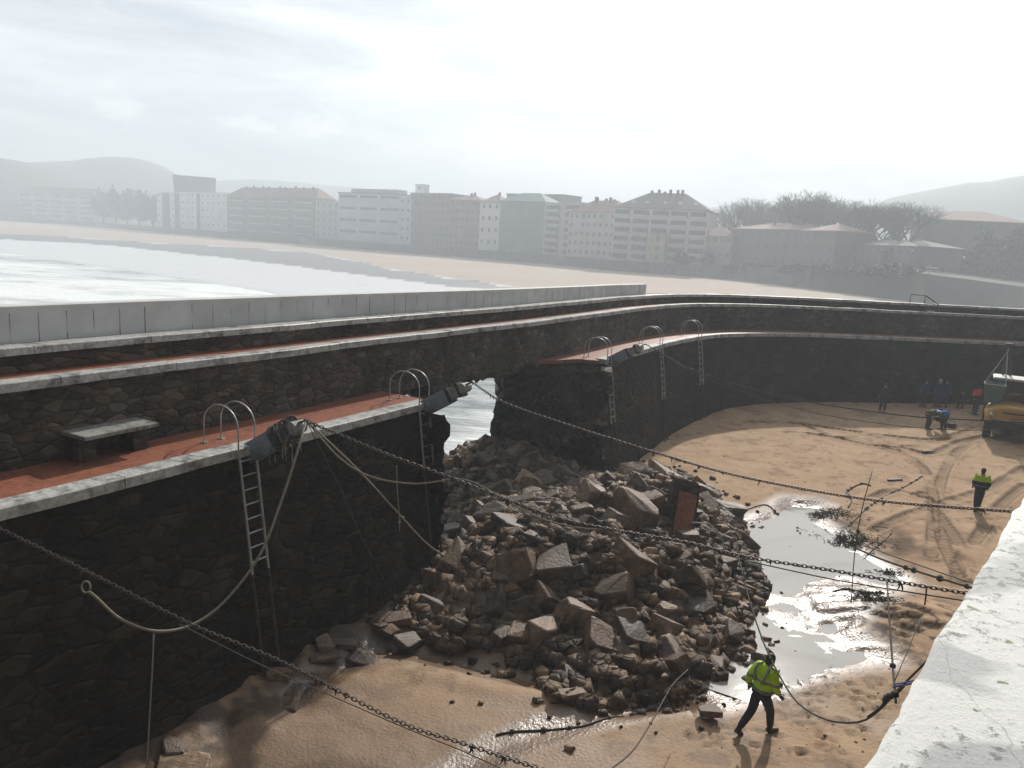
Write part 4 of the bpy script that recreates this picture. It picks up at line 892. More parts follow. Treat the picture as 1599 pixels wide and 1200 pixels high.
def rock_mesh(seed, npts=13, flat=.75, detail=True):
    rd = random.Random(seed); bm = bmesh.new(); j = .2
    for x in (-1, 1):
        for y in (-1, 1):
            for z in (-1, 1):
                if rd.random() < .25:                     # knocked-off corner: three points instead of one
                    for ax_ in range(3): v = [x, y, z]; v[ax_] *= rd.uniform(.25, .7); bm.verts.new((v[0]*.55, v[1]*.45, v[2]*.5*flat))
                else: bm.verts.new(((x+rd.uniform(-j, j)*2)*.52, (y+rd.uniform(-j, j)*2)*.43, (z+rd.uniform(-j, j)*2)*.48*flat))
    r = bmesh.ops.convex_hull(bm, input=bm.verts[:]); bmesh.ops.delete(bm, geom=[g for g in r['geom_interior'] if isinstance(g, bmesh.types.BMVert)], context='VERTS')
    if detail:
        bmesh.ops.bevel(bm, geom=bm.edges[:], offset=.035, segments=1, affect='EDGES', clamp_overlap=True)
        bmesh.ops.triangulate(bm, faces=bm.faces[:]); bmesh.ops.subdivide_edges(bm, edges=bm.edges[:], cuts=1, use_grid_fill=True)
        for v in bm.verts: v.co += v.co.normalized()*(.05*noise.noise(v.co*2.5+Vector((seed, 0, 0)))+.008*noise.noise(v.co*11))
    bmesh.ops.recalc_face_normals(bm, faces=bm.faces[:])
    me = bpy.data.meshes.new('rock'); bm.to_mesh(me); bm.free(); me.materials.append(M['rock']); return me
RV = [rock_mesh(k, random.randint(9, 15), random.uniform(.5, .9)) for k in range(18)]
def place_rock(x, y, z, s, var=None, rot=None, name='rubble_stone', label=None, group=None, scl=None, mat=None):
    o = bpy.data.objects.new(name, RV[var if var is not None else random.randrange(len(RV))]); o.location = (x, y, z)
    o.rotation_euler = rot or (random.uniform(-.6, .6), random.uniform(-.6, .6), random.uniform(0, 6.28)); q = scl or (random.uniform(.85, 1.2), random.uniform(.8, 1.1), random.uniform(.8, 1.15)); o.scale = [s*k for k in q]
    COL.objects.link(o); tag(o, label, 'rock' if label else 'stone', group); return o
SPOTS = []
def named(px, py, s, label, scl=(1, 1, 1), rot=None, var=None, zg=.35, lift=.28, name='boulder'):
    c = P(px, py, zg)
    for _ in range(6): c = P(px, py, min(3, fz(c.x, c.y)+s*lift))          # settle on the heap along the line of sight
    place_rock(c.x, c.y, c.z, s*.72, var, rot, name, label, None, scl); SPOTS.append((c.x, c.y, s*.5))
named(921, 782, 1.15, 'tall pale rounded boulder at the top of the heap, left of its twin', (.75, .7, 1.25), (.2, .25, .4), 2)
named(952, 790, 1.05, 'tall pale boulder leaning right beside its twin on the heap', (.75, .7, 1.15), (.3, .35, 1.4), 5)
named(992, 800, 1.5, 'large broken masonry lump in the middle of the heap crest', (1.0, .9, 1.0), None, 7)
named(1012, 788, 1.25, 'big dark masonry block tilted behind the red faced slab', (.9, .9, 1.15), (.1, -.3, .3), 1)
named(848, 992, .95, 'angular tan block at the foot of the heap above the sand', (1, .9, 1.0), (.2, .3, .8), 3, .1)
named(893, 968, 1.1, 'large smooth grey boulder right of the angular tan block', (.95, .8, 1.2), (.1, .5, .3), 8, .1)
named(1131, 884, .8, 'near black cubic block at the right side of the heap', (.95, .95, .95), (.1, .1, .5), 4, .1)
named(1167, 846, .85, 'dark boulder at the pool edge, right end of the heap', (1.25, .8, .8), None, 9, .1)
named(1142, 795, 1.0, 'squared brown block at the far right of the heap', (1.2, .8, .75), (.1, .1, .1), 10, .1)
named(1185, 1027, .42, 'purple grey stone standing in the pool behind the worker', (1.1, .8, .9), None, 11, 0)
named(951, 1046, .62, 'dark wet block on the sand below the heap', (1, .9, .7), None, 12, 0)
named(892, 1085, .5, 'flat black stone isolated on wet sand below the heap', (1.3, .8, .5), (0, 0, .3), 13, 0)
named(1108, 1111, .5, 'brown block on the sand left of the walking worker', (1.1, .8, .65), (0, 0, .1), 14, 0)
named(1052, 938, 1.0, 'pointed tan block jutting up in the right of the heap', (.6, .6, 1.2), (.3, .5, .4), 15, .2)
named(790, 908, 1.05, 'broad tan boulder in the left of the heap', (1.1, .8, .9), None, 16, .2)
named(638, 1003, .7, 'low pale rock at the foot of the dark wall', (1.3, .9, .5), None, 17, 0)
named(1120, 1040, .5, 'dark rock in the shallows at the heap foot', (1.2, .8, .7), None, 3, 0)
named(1150, 1020, .4, 'brown stone half in the pool, beside the heap', (1.3, .8, .6), None, 6, 0)
named(1010, 872, 1.2, 'pale slab lying flat on the heap under the chain', (1.4, .8, .45), (.15, .1, .2), 0, .5)
named(1090, 950, 1.0, 'large rough brown block above the pool side foot', (1.3, .9, .9), None, 7, .2)
named(735, 695, .0001+.9, 'round dark boulder at the sea edge seen through the breach', (1.2, .9, .8), None, 2, .0)
named(768, 690, 1.1, 'square dark block under the far jamb of the breach', (1.2, .9, .9), (0, 0, .5), 4, .3)
named(680, 760, .8, 'brown boulder just inside the near jamb of the breach', (1.3, .9, .7), None, 10, .3)
# the fallen piece of quay with its red paving turned towards the harbour
fc = P(1064, 806, 1.75); e = empty('fallen_quay_slab', fc, 0); tag(e, 'fallen piece of quay with a red paved face leaning on the heap', 'concrete slab'); SPOTS.append((fc.x, fc.y, .5))
MF = Matrix.Rotation(.15, 3, 'Z') @ Matrix.Rotation(math.radians(-28), 3, 'X') @ Matrix.Rotation(math.radians(14), 3, 'Y')
m = MB(); m.box((0, .16, -.1), (.8, .56, 2.2), MF, .06); 
for v in m.v: v += Vector((.05*noise.noise(v*5), .05*noise.noise(v*5+Vector((9, 0, 0))), .07*noise.noise(v*4)))
m.build('core_block', M['core'], e)
m = MB(); m.box(MF @ Vector((.03, -.2, -.2)), (.56, .05, 1.75), MF, .01); m.build('red_face', M['red_deck'], e)
m = MB(); m.box(MF @ Vector((.05, -.2, -1.2)), (.7, .24, .2), MF, .02); m.build('coping_piece', M['coping'], e)
fr_ = empty('bent_railing', fc+Vector((.7, -.5, -.5))); tag(fr_, 'bent thin steel rail sticking out beside the fallen red slab', 'railing')
m = MB(); m.tube([(-.5, 0, .5), (0, 0, .5), (.35, -.1, .2), (.5, -.2, -.3)], .02); m.tube([(-.2, .1, .3), (.25, 0, .25), (.55, -.15, -.2)], .015); m.build('rail', M['metal'], fr_)
fc2 = P(880, 885, .9); m = MB(); m.box((0, 0, 0), (.6, .4, .12), Matrix.Rotation(.5, 3, 'Z') @ Matrix.Rotation(.5, 3, 'X'), .02); ob = m.build('paving_fragment', M['red_deck']); ob.location = (fc2.x, fc2.y, fz(fc2.x, fc2.y)+.2); tag(ob, 'broken dull red paving slab lying in the middle of the heap', 'slab')
# individual stones of the heap
bbx = [p[0] for p in PILE]; bby = [p[1] for p in PILE]
def in_pile(x, y, g=0): return sdf(np.array([x]), np.array([y]), PILE)[0]+.9*(vfbm(np.array([x]), np.array([y]), .55, 3, 99)[0]-.45) < -g
GR = [('broken brown stone in the near part of the rubble heap', 'stones in the near part of the rubble heap'), ('broken stone on the crest and far side of the rubble heap', 'stones on the crest of the rubble heap'), ('wet stone inside the breach of the breakwater', 'stones inside the breach')]
cnt = 0; sizes = sorted([.34+.6*random.random()**1.9 for _ in range(276)], reverse=True)
for s in sizes:
    for _ in range(60):
        x = random.uniform(min(bbx), max(bbx)); y = random.uniform(min(bby), max(bby))
        if not in_pile(x, y, s*.15): continue
        if all((x-a)**2+(y-b)**2 > (.42*(s+2*r))**2*.5 for a, b, r in SPOTS): break
    else: continue
    z = fz(x, y)+s*.16+.15*random.random(); o_c, s_c = to_offset(np.array([x]), np.array([y]))
    g = GR[2] if o_c[0] > .3 and s_c[0] > S_L else (GR[1] if y > 20.5 else GR[0])
    place_rock(x, y, z, s*.84, None, None, 'rubble_stone', g[0], g[1]); SPOTS.append((x, y, s*.5)); cnt += 1
# countless small rubble: one mesh
LV = []
for k in range(10):
    me = rock_mesh(100+k, 9, random.uniform(.5, .9), False); bm = bmesh.new(); bm.from_mesh(me); bmesh.ops.triangulate(bm, faces=bm.faces[:]); LV.append((np.array([v.co for v in bm.verts]), np.array([[q.index for q in f.verts] for f in bm.faces]))); bm.free()
def small_rubble(name, pts, label):
    V = []; T = []; n = 0
    for x, y, z, s in pts:
        v, f = LV[random.randrange(10)]; Rm = np.array(Matrix.Rotation(random.uniform(0, 6.28), 3, 'Z') @ Matrix.Rotation(random.uniform(-1, 1), 3, 'X'))
        V.append(v @ Rm.T*s+np.array([x, y, z])); T.append(f+n); n += len(v)
    return tag(np_mesh(name, np.concatenate(V), np.concatenate(T), M['rubble_small'], {}, False), label, 'rubble', kind='stuff')
M['rubble_small'] = masonry('small_rubble', [(.035, .025, .017), (.13, .083, .05), (.055, .043, .036), (.28, .19, .12), (.075, .055, .042), (.17, .105, .063)], 3.6, 1, (.05, .038, .03), .7, .25)
pts = []; Xc = rng.uniform(min(bbx), max(bbx), 60000); Yc = rng.uniform(min(bby), max(bby), 60000); dd_ = sdf(Xc, Yc, PILE)+.9*(vfbm(Xc, Yc, .55, 3, 99)-.45); kk = dd_ < .2; Xc, Yc, dd_ = Xc[kk][:12000], Yc[kk][:12000], dd_[kk][:12000]; zc = floor_z(Xc, Yc)[0]
for x, y, z, d in zip(Xc, Yc, zc, dd_):
    s = .07+.3*random.random()**2.2; pts.append((x, y, z+s*.2+(.16*random.random() if d < -.5 else 0), s))
for x, y, z, d in zip(Xc[::9], Yc[::9], zc[::9], dd_[::9]):
    if d < -.2: s = random.uniform(.26, .5); pts.append((x, y, z+s*.22+.12*random.random(), s))
small_rubble('small_rubble', pts, 'small broken stones filling the rubble heap')
# scattered stones on the sand round the heap
pts = []
for _ in range(420):
    i = random.randrange(len(PILE)); a, b = PILE[i], PILE[(i+1) % len(PILE)]; t = random.random(); x = a[0]+(b[0]-a[0])*t+random.gauss(0, .7); y = a[1]+(b[1]-a[1])*t+random.gauss(0, .7)
    if not in_pile(x, y): s = .05+.16*random.random()**2; pts.append((x, y, fz(x, y)+s*.15, s))
for _ in range(90):
    c = P(random.uniform(930, 1100), random.uniform(1040, 1100), 0); s = .04+.1*random.random(); pts.append((c.x, c.y, fz(c.x, c.y)+s*.1, s))
small_rubble('scattered_stones', pts, 'small stones scattered on wet sand around the heap')
# low rocks along the foot of the near wall
for k in range(26):
    s = random.uniform(8, S_L+.3); p = at_s(s, -BATTER-random.uniform(.0, .9)); z = fz(p.x, p.y); place_rock(p.x, p.y, z+.03, random.uniform(.22, .5), None, (random.uniform(-.15, .15), random.uniform(-.15, .15), random.uniform(0, 6)), 'foot_rock', 'low weathered rock at the dark foot of the near wall', 'low rocks along the foot of the near wall', (1.4, 1, .5))

# ------------------------------------------------------------------ people
def skin_mesh(name, V, E, root, mat, parent, sub=2, smooth=True):
    """V: list of (co, (rx, ry))"""
    me = bpy.data.meshes.new(name); me.from_pydata([v[0] for v in V], E, []); me.update(); ob = bpy.data.objects.new(name, me); COL.objects.link(ob)
    ob.modifiers.new('s', 'SKIN'); 
    if not me.skin_vertices: pass
    sv = me.skin_vertices[0].data
    for i, v in enumerate(V): r = v[1] if hasattr(v[1], '__len__') else (v[1], v[1]); sv[i].radius = r; sv[i].use_root = i in root
    ms = ob.modifiers.new('u', 'SUBSURF'); ms.levels = sub; ms.render_levels = sub
    dg = bpy.context.evaluated_depsgraph_get(); dg.update(); nm = bpy.data.meshes.new_from_object(ob.evaluated_get(dg)); bpy.data.objects.remove(ob); 
    nm.name = name; nm.materials.clear(); nm.materials.append(mat)
    if smooth: nm.shade_smooth()
    return link(bpy.data.objects.new(name, nm), parent)
def zbands(name, bands, rough=.7):
    """cloth with bands by height on the garment: [(z_top, colour)] from the bottom up"""
    m, t, b = mat_base(name); c = N(t, 'ShaderNodeTexCoord'); s = N(t, 'ShaderNodeSeparateXYZ'); t.links.new(c.outputs['Object'], s.inputs[0])
    dv = N(t, 'ShaderNodeMath', operation='DIVIDE'); dv.inputs[1].default_value = 2.0; t.links.new(s.outputs[2], dv.inputs[0])
    rp = N(t, 'ShaderNodeValToRGB'); rp.color_ramp.interpolation = 'CONSTANT'; e = rp.color_ramp.elements
    while len(e) < len(bands): e.new(.5)
    z = 0
    for i, (zt, col) in enumerate(bands): e[i].position = z/2; e[i].color = (*col, 1); z = zt
    t.links.new(dv.outputs[0], rp.inputs[0]); 
    n = N(t, 'ShaderNodeTexNoise'); n.inputs['Scale'].default_value = 9; n.inputs['Detail'].default_value = 4; t.links.new(c.outputs['Object'], n.inputs['Vector'])
    g = N(t, 'ShaderNodeMapRange'); g.inputs[3].default_value = .8; g.inputs[4].default_value = 1.15; t.links.new(n.outputs['Fac'], g.inputs[0])
    mu = N(t, 'ShaderNodeMixRGB', blend_type='MULTIPLY'); mu.inputs[0].default_value = 1; t.links.new(rp.outputs[0], mu.inputs[1]); t.links.new(g.outputs[0], mu.inputs[2]); t.links.new(mu.outputs[0], b.inputs['Base Color'])
    b.inputs['Roughness'].default_value = rough; b.inputs['Specular IOR Level'].default_value = .2
    bp = N(t, 'ShaderNodeBump'); bp.inputs['Strength'].default_value = .5; bp.inputs['Distance'].default_value = .03; t.links.new(n.outputs['Fac'], bp.inputs['Height']); t.links.new(bp.outputs[0], b.inputs['Normal'])
    return m
NAVY = (.012, .014, .03); YEL = (.45, .72, .02); GREY = (.22, .24, .26); SKIN = simple('skin', (.38, .22, .15), .55)
M['hair'] = simple('dark_hair', (.015, .012, .011), .6); M['boot'] = simple('boot_leather', (.012, .012, .014), .45); M['glove'] = simple('dark_glove', (.02, .02, .025), .6)
M['trouser_navy'] = simple('navy_trousers', NAVY, .8, scale=5, var=.3, bump=.3, bscale=12); M['trouser_dark'] = simple('dark_trousers', (.02, .02, .022), .8, scale=5, bump=.3, bscale=12); M['trouser_blue'] = simple('blue_trousers', (.02, .04, .12), .8, scale=5, bump=.3, bscale=12)
J0 = dict(pelvis=(0, 0, .95), waist=(0, 0, 1.1), chest=(0, .0, 1.3), neck=(0, .0, 1.47), head=(0, .02, 1.62), shL=(-.19, 0, 1.42), shR=(.19, 0, 1.42), elL=(-.26, -.03, 1.14), elR=(.26, -.03, 1.14), haL=(-.28, .06, .9), haR=(.28, .06, .9),
          hipL=(-.09, 0, .92), hipR=(.09, 0, .92), knL=(-.11, .03, .5), knR=(.11, .03, .5), anL=(-.12, -.02, .09), anR=(.12, -.02, .09), toL=(-.14, .16, .04), toR=(.14, .16, .04))
def person(px, py, zg, az, label, pose={}, jacket=None, trousers='trouser_dark', hood=None, hscale=1.0, lowhem=.86, fingers=True, cat='person', cap=None, group=None):
    c = P(px, py, zg)
    for _ in range(4): c = P(px, py, fz(c.x, c.y))
    J = dict(J0); J.update(pose); J = {k: Vector(v) for k, v in J.items()}
    e = empty('person', c, -az); e.scale = (hscale,)*3; tag(e, label, cat, group)
    if 'rz' in pose: pass
    def mid(a, b, t=.5): return J[a].lerp(J[b], t)
    ax = (J['head']-J['neck']).normalized(); fwd = Vector((0, 1, 0)); fwd = (fwd-ax*fwd.dot(ax)).normalized()
    hc = J['head']
    # continuous body: pelvis, spine, neck, head with jaw and nose, arms to palms, legs to feet
    V = [(J['pelvis'], (.13, .1)), (J['waist'], (.12, .09)), (J['chest'], (.15, .1)), (J['neck'], .055), (hc-ax*.05+fwd*.01, (.068, .075)), (hc+ax*.03, (.078, .092)), (hc+ax*.09, (.06, .07)), (hc+fwd*.085-ax*.01, .02)]
    E_l = [(0, 1), (1, 2), (2, 3), (3, 4), (4, 5), (5, 6), (4, 7)]
    for sd in 'LR':
        n = len(V); V += [(J['sh'+sd], .055), (J['el'+sd], .042), (J['ha'+sd].lerp(J['el'+sd], .12), .03), (J['ha'+sd], (.042, .028))]; E_l += [(2, n), (n, n+1), (n+1, n+2), (n+2, n+3)]
        n = len(V); V += [(J['hip'+sd], .09), (J['kn'+sd], .058), (J['an'+sd], .042), (J['to'+sd], (.04, .03))]; E_l += [(0, n), (n, n+1), (n+1, n+2), (n+2, n+3)]
    skin_mesh('body', V, E_l, {0}, SKIN, e, 2)
    # hands: four fingers and a thumb, slightly curled
    if fingers:
        m = MB()
        for sd in 'LR':
            h = J['ha'+sd]; d = (h-J['el'+sd]).normalized(); sgn = -1 if sd == 'L' else 1; acr = Vector((0, 1, 0)); acr = (acr-d*acr.dot(d)).normalized(); inn = d.cross(acr)*sgn
            m.tube([h-d*.02, h+d*.03], [.04, .036], 8)
            for k, l in enumerate((.062, .075, .07, .055)):
                b_ = h+d*.03+acr*(.028-.019*k); m.tube([b_, b_+d*l*.5+inn*.006, b_+d*l*.85+inn*.025, b_+d*l+inn*.045], [.0105, .010, .009, .007], 6)
            m.tube([h-d*.01+acr*.03, h+d*.02+acr*.055+inn*.01, h+d*.05+acr*.06+inn*.03], [.013, .011, .009], 6)
        m.build('glove', M['glove'], e, True)
    # hair or cap
    hb = MB(); hb.ball(hc+ax*.03-fwd*.012, (.086, .104, .108), None, 3); hb.ball(hc-ax*.055-fwd*.035, (.07, .06, .06), None, 2)
    hb.build('hair' if cap is None else 'cap', M['hair'] if cap is None else cap, e, True)
    # trousers
    V = [(J['waist'].lerp(J['pelvis'], .4), (.165, .125)), (J['pelvis'], (.17, .13))]; E_l = [(0, 1)]
    for sd in 'LR':
        n = len(V); V += [(J['hip'+sd]+Vector((0, 0, -.05)), .12), (J['hip'+sd].lerp(J['kn'+sd], .5), .108), (J['kn'+sd], .09), (J['kn'+sd].lerp(J['an'+sd], .5), .082), (J['an'+sd]+(J['kn'+sd]-J['an'+sd]).normalized()*.03, .066)]
        E_l += [(1, n), (n, n+1), (n+1, n+2), (n+2, n+3), (n+3, n+4)]
    skin_mesh('trousers', V, E_l, {1}, M[trousers], e, 2)
    for sd in 'LR':
        a, t_ = J['an'+sd], J['to'+sd]; f = (t_-a); f.z = 0; f.normalize() if f.length > 0 else None; g = Vector((0, 0, min(a.z-.05, .0)))
        heel = a-(t_-a).normalized()*.05; heel.z = min(heel.z, a.z)-.04
        skin_mesh('boot', [(a+(J['kn'+sd]-a).normalized()*.1, .06), (a, (.06, .06)), (heel.lerp(t_, .12), (.052, .05)), (heel.lerp(t_, .55), (.055, .045)), (t_, (.052, .036)), (t_+(t_-a).normalized()*.05, (.035, .026))], [(0, 1), (1, 2), (2, 3), (3, 4), (4, 5)], {1}, M['boot'], e, 2)
    # jacket
    hem = J['pelvis'].lerp(J['waist'], (lowhem-.95)/.15) if lowhem > .95 else J['pelvis']+(J['pelvis']-J['waist']).normalized()*(.95-lowhem)
    V = [(hem, (.225, .18)), (J['pelvis'].lerp(J['waist'], .5), (.23, .18)), (J['waist'], (.225, .175)), (J['chest'], (.235, .175)), (J['chest'].lerp(J['neck'], .6), (.18, .13)), (J['neck']+ax*.01, (.09, .09))]
    E_l = [(0, 1), (1, 2), (2, 3), (3, 4), (4, 5)]
    for sd in 'LR':
        n = len(V); V += [(J['sh'+sd], .105), (J['sh'+sd].lerp(J['el'+sd], .5), .098), (J['el'+sd], .085), (J['ha'+sd].lerp(J['el'+sd], .25), .066)]; E_l += [(3, n), (n, n+1), (n+1, n+2), (n+2, n+3)]
    jk = skin_mesh('jacket', V, E_l, {2}, jacket, e, 2)
    return e, J
JY = zbands('high_visibility_jacket', [(.98, NAVY), (1.03, GREY), (1.17, YEL), (1.22, GREY), (3, YEL)])
walk = dict(pelvis=(0, 0, .93), waist=(0, .02, 1.08), chest=(0, .05, 1.28), neck=(0, .09, 1.45), head=(0, .14, 1.58), shL=(-.2, .05, 1.4), shR=(.2, .05, 1.4), elL=(-.25, -.12, 1.14), haL=(-.25, -.08, .92), elR=(.26, .06, 1.12), haR=(.27, .22, .93),
            hipR=(.09, 0, .9), knR=(.1, .2, .51), anR=(.1, .26, .1), toR=(.12, .44, .05), hipL=(-.09, 0, .9), knL=(-.1, -.1, .49), anL=(-.1, -.42, .16), toL=(-.11, -.3, .03))
wk, Jw = person(1181, 1146, 0, R(60), 'worker striding right over the near sand in a yellow green jacket with grey bands', walk, JY, 'trouser_navy', lowhem=.86)
# braces of reflective tape over the back
TAPE = simple('grey_tape', GREY, .4)
for sgn in (-1, 1):
    m = MB(); m.tube([Vector((sgn*.10, .05, 1.50)), Vector((sgn*.13, -.06, 1.47)), Vector((sgn*.135, -.115, 1.36)), Vector((sgn*.11, -.135, 1.25)), Vector((sgn*.08, -.14, 1.17))], .024, 6); m.build('reflective_tape', TAPE, wk, True)
JY2 = zbands('yellow_and_navy_jacket', [(1.03, NAVY), (1.06, (.3, .32, .36)), (1.22, NAVY), (3, YEL)])
still = dict(knL=(-.09, .0, .5), knR=(.06, .06, .5), anR=(.04, .14, .09), toR=(.05, .3, .05), anL=(-.07, -.1, .09), toL=(-.08, .06, .04), hipL=(-.08, 0, .92), hipR=(.08, 0, .92), elL=(-.25, -.03, 1.14), elR=(.25, -.03, 1.14), haL=(-.24, .1, .95), haR=(.24, .1, .95))
person(1525, 799, .2, R(25), 'worker walking away by the parapet, yellow shoulders over a navy jacket', still, JY2, 'trouser_navy', lowhem=.84)
dj = simple('dark_jacket', (.018, .02, .024), .8); oj = zbands('orange_jacket', [(1.16, (.03, .035, .05)), (3, (.85, .1, .03))]); bj = simple('blue_jacket', (.02, .05, .16), .8); bj2 = simple('deep_blue_overall', (.012, .03, .14), .8); rb = simple('bright_blue_jacket', (.04, .18, .55), .7); ol = simple('olive_jacket', (.06, .05, .04), .8); br = simple('brown_jacket', (.04, .03, .028), .8); wc = simple('white_cap', (.5, .5, .5), .6)
person(1377, 644, 1, R(-160), 'lone dark figure standing at the foot of the far wall', {}, dj, fingers=False)
person(1440, 636, 1, R(170), 'person in a teal blue jacket standing left of the pair', {}, bj, fingers=False)
person(1462, 636, 1, R(175), 'person in blue overalls and white cap, left of the standing pair', {}, bj2, 'trouser_blue', fingers=False, cap=wc)
person(1473, 636, 1, R(200), 'person in blue overalls, bareheaded, right of the standing pair', {}, bj2, 'trouser_blue', fingers=False)
crouch = dict(pelvis=(0, -.1, .42), waist=(0, -.02, .55), chest=(0, .08, .74), neck=(0, .16, .9), head=(0, .2, 1.04), shL=(-.19, .1, .86), shR=(.19, .1, .86), elL=(-.27, .25, .62), elR=(.27, .25, .62), haL=(-.22, .45, .5), haR=(.22, .45, .5), hipL=(-.1, -.1, .4), hipR=(.1, -.1, .4), knL=(-.16, .26, .45), knR=(.16, .26, .45), anL=(-.13, .08, .09), anR=(.13, .08, .09), toL=(-.15, .26, .04), toR=(.15, .26, .04))
person(1497, 637, 1, R(180), 'brown jacketed person crouching left of the orange clad worker', crouch, br, fingers=False, lowhem=.92)
person(1521, 648, 1, R(160), 'worker with an orange jacket top standing beside the yellow machine', {}, oj, 'trouser_blue', fingers=False)
bend = dict(pelvis=(0, -.12, .88), waist=(0, .04, .95), chest=(0, .26, .98), neck=(0, .42, .93), head=(0, .54, .88), shL=(-.18, .34, .97), shR=(.18, .34, .97), elL=(-.2, .4, .66), elR=(.2, .4, .66), haL=(-.12, .5, .42), haR=(.12, .5, .42), hipL=(-.1, -.12, .86), hipR=(.1, -.12, .86), knL=(-.12, .0, .48), knR=(.12, .0, .48), anL=(-.13, -.06, .09), anR=(.13, -.06, .09), toL=(-.14, .12, .04), toR=(.14, .12, .04))
person(1449, 671, .9, R(95), 'worker in an olive jacket bending to the right over the sand', bend, ol, fingers=False, lowhem=.9)
person(1471, 671, .9, R(-100), 'worker in a bright blue top bending to face the olive jacket', bend, rb, fingers=False, lowhem=.9)
c = P(1485, 669, .9); c = P(1485, 669, fz(c.x, c.y)); e = empty('tool_bag', (c.x, c.y, fz(c.x, c.y))); tag(e, 'small dark tool bag on the sand beside the bending workers', 'bag')
m = MB(); m.box((0, 0, .12), (.5, .28, .24), None, .05); m.build('bag_body', M['rubber'], e); m = MB(); m.tube([(-.14, 0, .24), (-.1, 0, .36), (.1, 0, .36), (.14, 0, .24)], .015); m.build('handle', M['rubber'], e)

# ------------------------------------------------------------------ the yellow machine with a skip on slings
vc = P(1573, 690, .9); vc = P(1573, 690, fz(vc.x, vc.y)); vz = fz(vc.x, vc.y)
ve = empty('crane_truck', (vc.x, vc.y, vz), R(-30)); tag(ve, 'muddy yellow lifting machine with a dark cab at the right edge of the sand', 'vehicle')
M['yellow'] = simple('yellow_paint', (.62, .33, .05), .35, col2=(.5, .3, .09), scale=3, spec=.5)
M['glass'] = simple('dark_glass', (.015, .02, .025), .08, spec=.8); M['white'] = simple('white_paint', (.6, .6, .58), .4); M['lamp'] = simple('lamp_glass', (.6, .6, .6), .1, .3)
m = MB(); m.box((0, 2.2, .85), (1.7, 5.2, .5), None, .05); m.box((0, -.45, .75), (2.2, .3, .45), None, .04); m.build('chassis', M['rubber'], ve)
# bonnet: curved cross-section swept back
v = []; f = []; sec = [(-1.15, 1.05), (-1.2, 1.3), (-1.1, 1.55), (-.75, 1.72), (-.3, 1.8), (.3, 1.8), (.75, 1.72), (1.1, 1.55), (1.2, 1.3), (1.15, 1.05)]
for y, sx_, sz in ((-.42, .86, .84), (-.34, .96, .95), (-.15, 1, 1), (.8, 1, 1.02), (1.7, .98, 1.05)):
    v += [(x*sx_, y, 1.05+(z-1.05)*sz) for x, z in sec]
for i in range(4):
    for k in range(9): f.append((i*10+k, i*10+k+1, (i+1)*10+k+1, (i+1)*10+k))
f.append(tuple(range(10))[::-1]); f.append(tuple(40+k for k in range(10))); mesh_obj('bonnet', v, f, M['yellow'], ve, False)
m = MB(); m.box((.1, -.44, 1.46), (1.1, .06, .07), None, .01); m.build('grille', M['rubber'], ve)
m = MB(); m.box((.35, -.62, 1.12), (.9, .04, .2), None, .008); m.build('number_plate', simple('muddy_plate', (.25, .14, .1), .6), ve)
for k in (-1, 1):
    fe = MB(); fe.tube([(k*1.05, -.45, .95), (k*1.08, -.3, 1.22), (k*1.08, 0, 1.36), (k*1.08, .5, 1.36), (k*1.08, .8, 1.15)], [.16, .18, .19, .19, .15], 8); fe.build('mudguard', M['yellow'], ve, True)
    h = MB(); h.ball((k*.93, -.5, 1.33), (.13, .08, .11), None, 2); h.build('headlight', M['lamp'], ve, True)
    for y in (.1, 3.9):
        wmb = MB(); c0 = Vector((k*1.0, y, .52)); wmb.tube([c0-Vector((.2, 0, 0)), c0-Vector((.17, 0, 0)), c0+Vector((.17, 0, 0)), c0+Vector((.2, 0, 0))], [.46, .54, .54, .46], 20)
        for q in range(20): a = q*math.pi/10; wmb.box(c0+Vector((0, math.cos(a)*.55, math.sin(a)*.55)), (.36, .06, .05), Matrix.Rotation(a, 3, 'X'))
        wh = wmb.build('wheel', M['rubber'], ve); r_ = MB(); r_.tube([c0-Vector((.215, 0, 0)), c0+Vector((.215, 0, 0))], .26, 14); r_.build('rim', M['yellow'], wh)
m = MB(); m.prism([(-.95, 1.55), (.95, 1.55), (.95, 3.1), (-.95, 3.1)], 1.5, 2.95); cb = m.build('cab', M['glass'], ve)
m = MB(); m.box((0, 2.32, 3.0), (2.1, 1.8, .12), None, .04); m.build('cab_roof', M['white'], ve)
m = MB()
for a, b in ((-.97, 1.53), (.97, 1.53), (-.97, 3.12), (.97, 3.12)): m.tube([(a, b, 1.4), (a, b, 2.97)], .045)
m.build('cab_frame', M['rubber'], ve)
m = MB(); m.tube([(-.5, 1.2, 1.9), (-.2, 1.1, 2.3), (.3, 1.1, 2.3)], .03); m.build('mirror_arm', M['metal'], ve)
m = MB()
for a, b in ((-.5, 4.2), (.1, 4.2)): m.tube([(a, b, 1.1), (-.55+.2*a, 1.9, 4.75)], .06)
for k in range(7):
    t0, t1 = k/7, (k+1)/7; pa = Vector((-.5, 4.2, 1.1)).lerp(Vector((-.65, 1.9, 4.75)), t0); pb = Vector((.1, 4.2, 1.1)).lerp(Vector((-.53, 1.9, 4.75)), t1); m.tube([pa, pb], .025, 4)
m.box((-.6, 1.8, 4.8), (.35, .3, .25), None, .03); m.build('boom', M['dark_metal'], ve)
m = MB(); m.tube([(-.6, 1.75, 4.7), (-.6, 1.75, 4.5)], .03); m.build('hook', M['lamp'], ve)
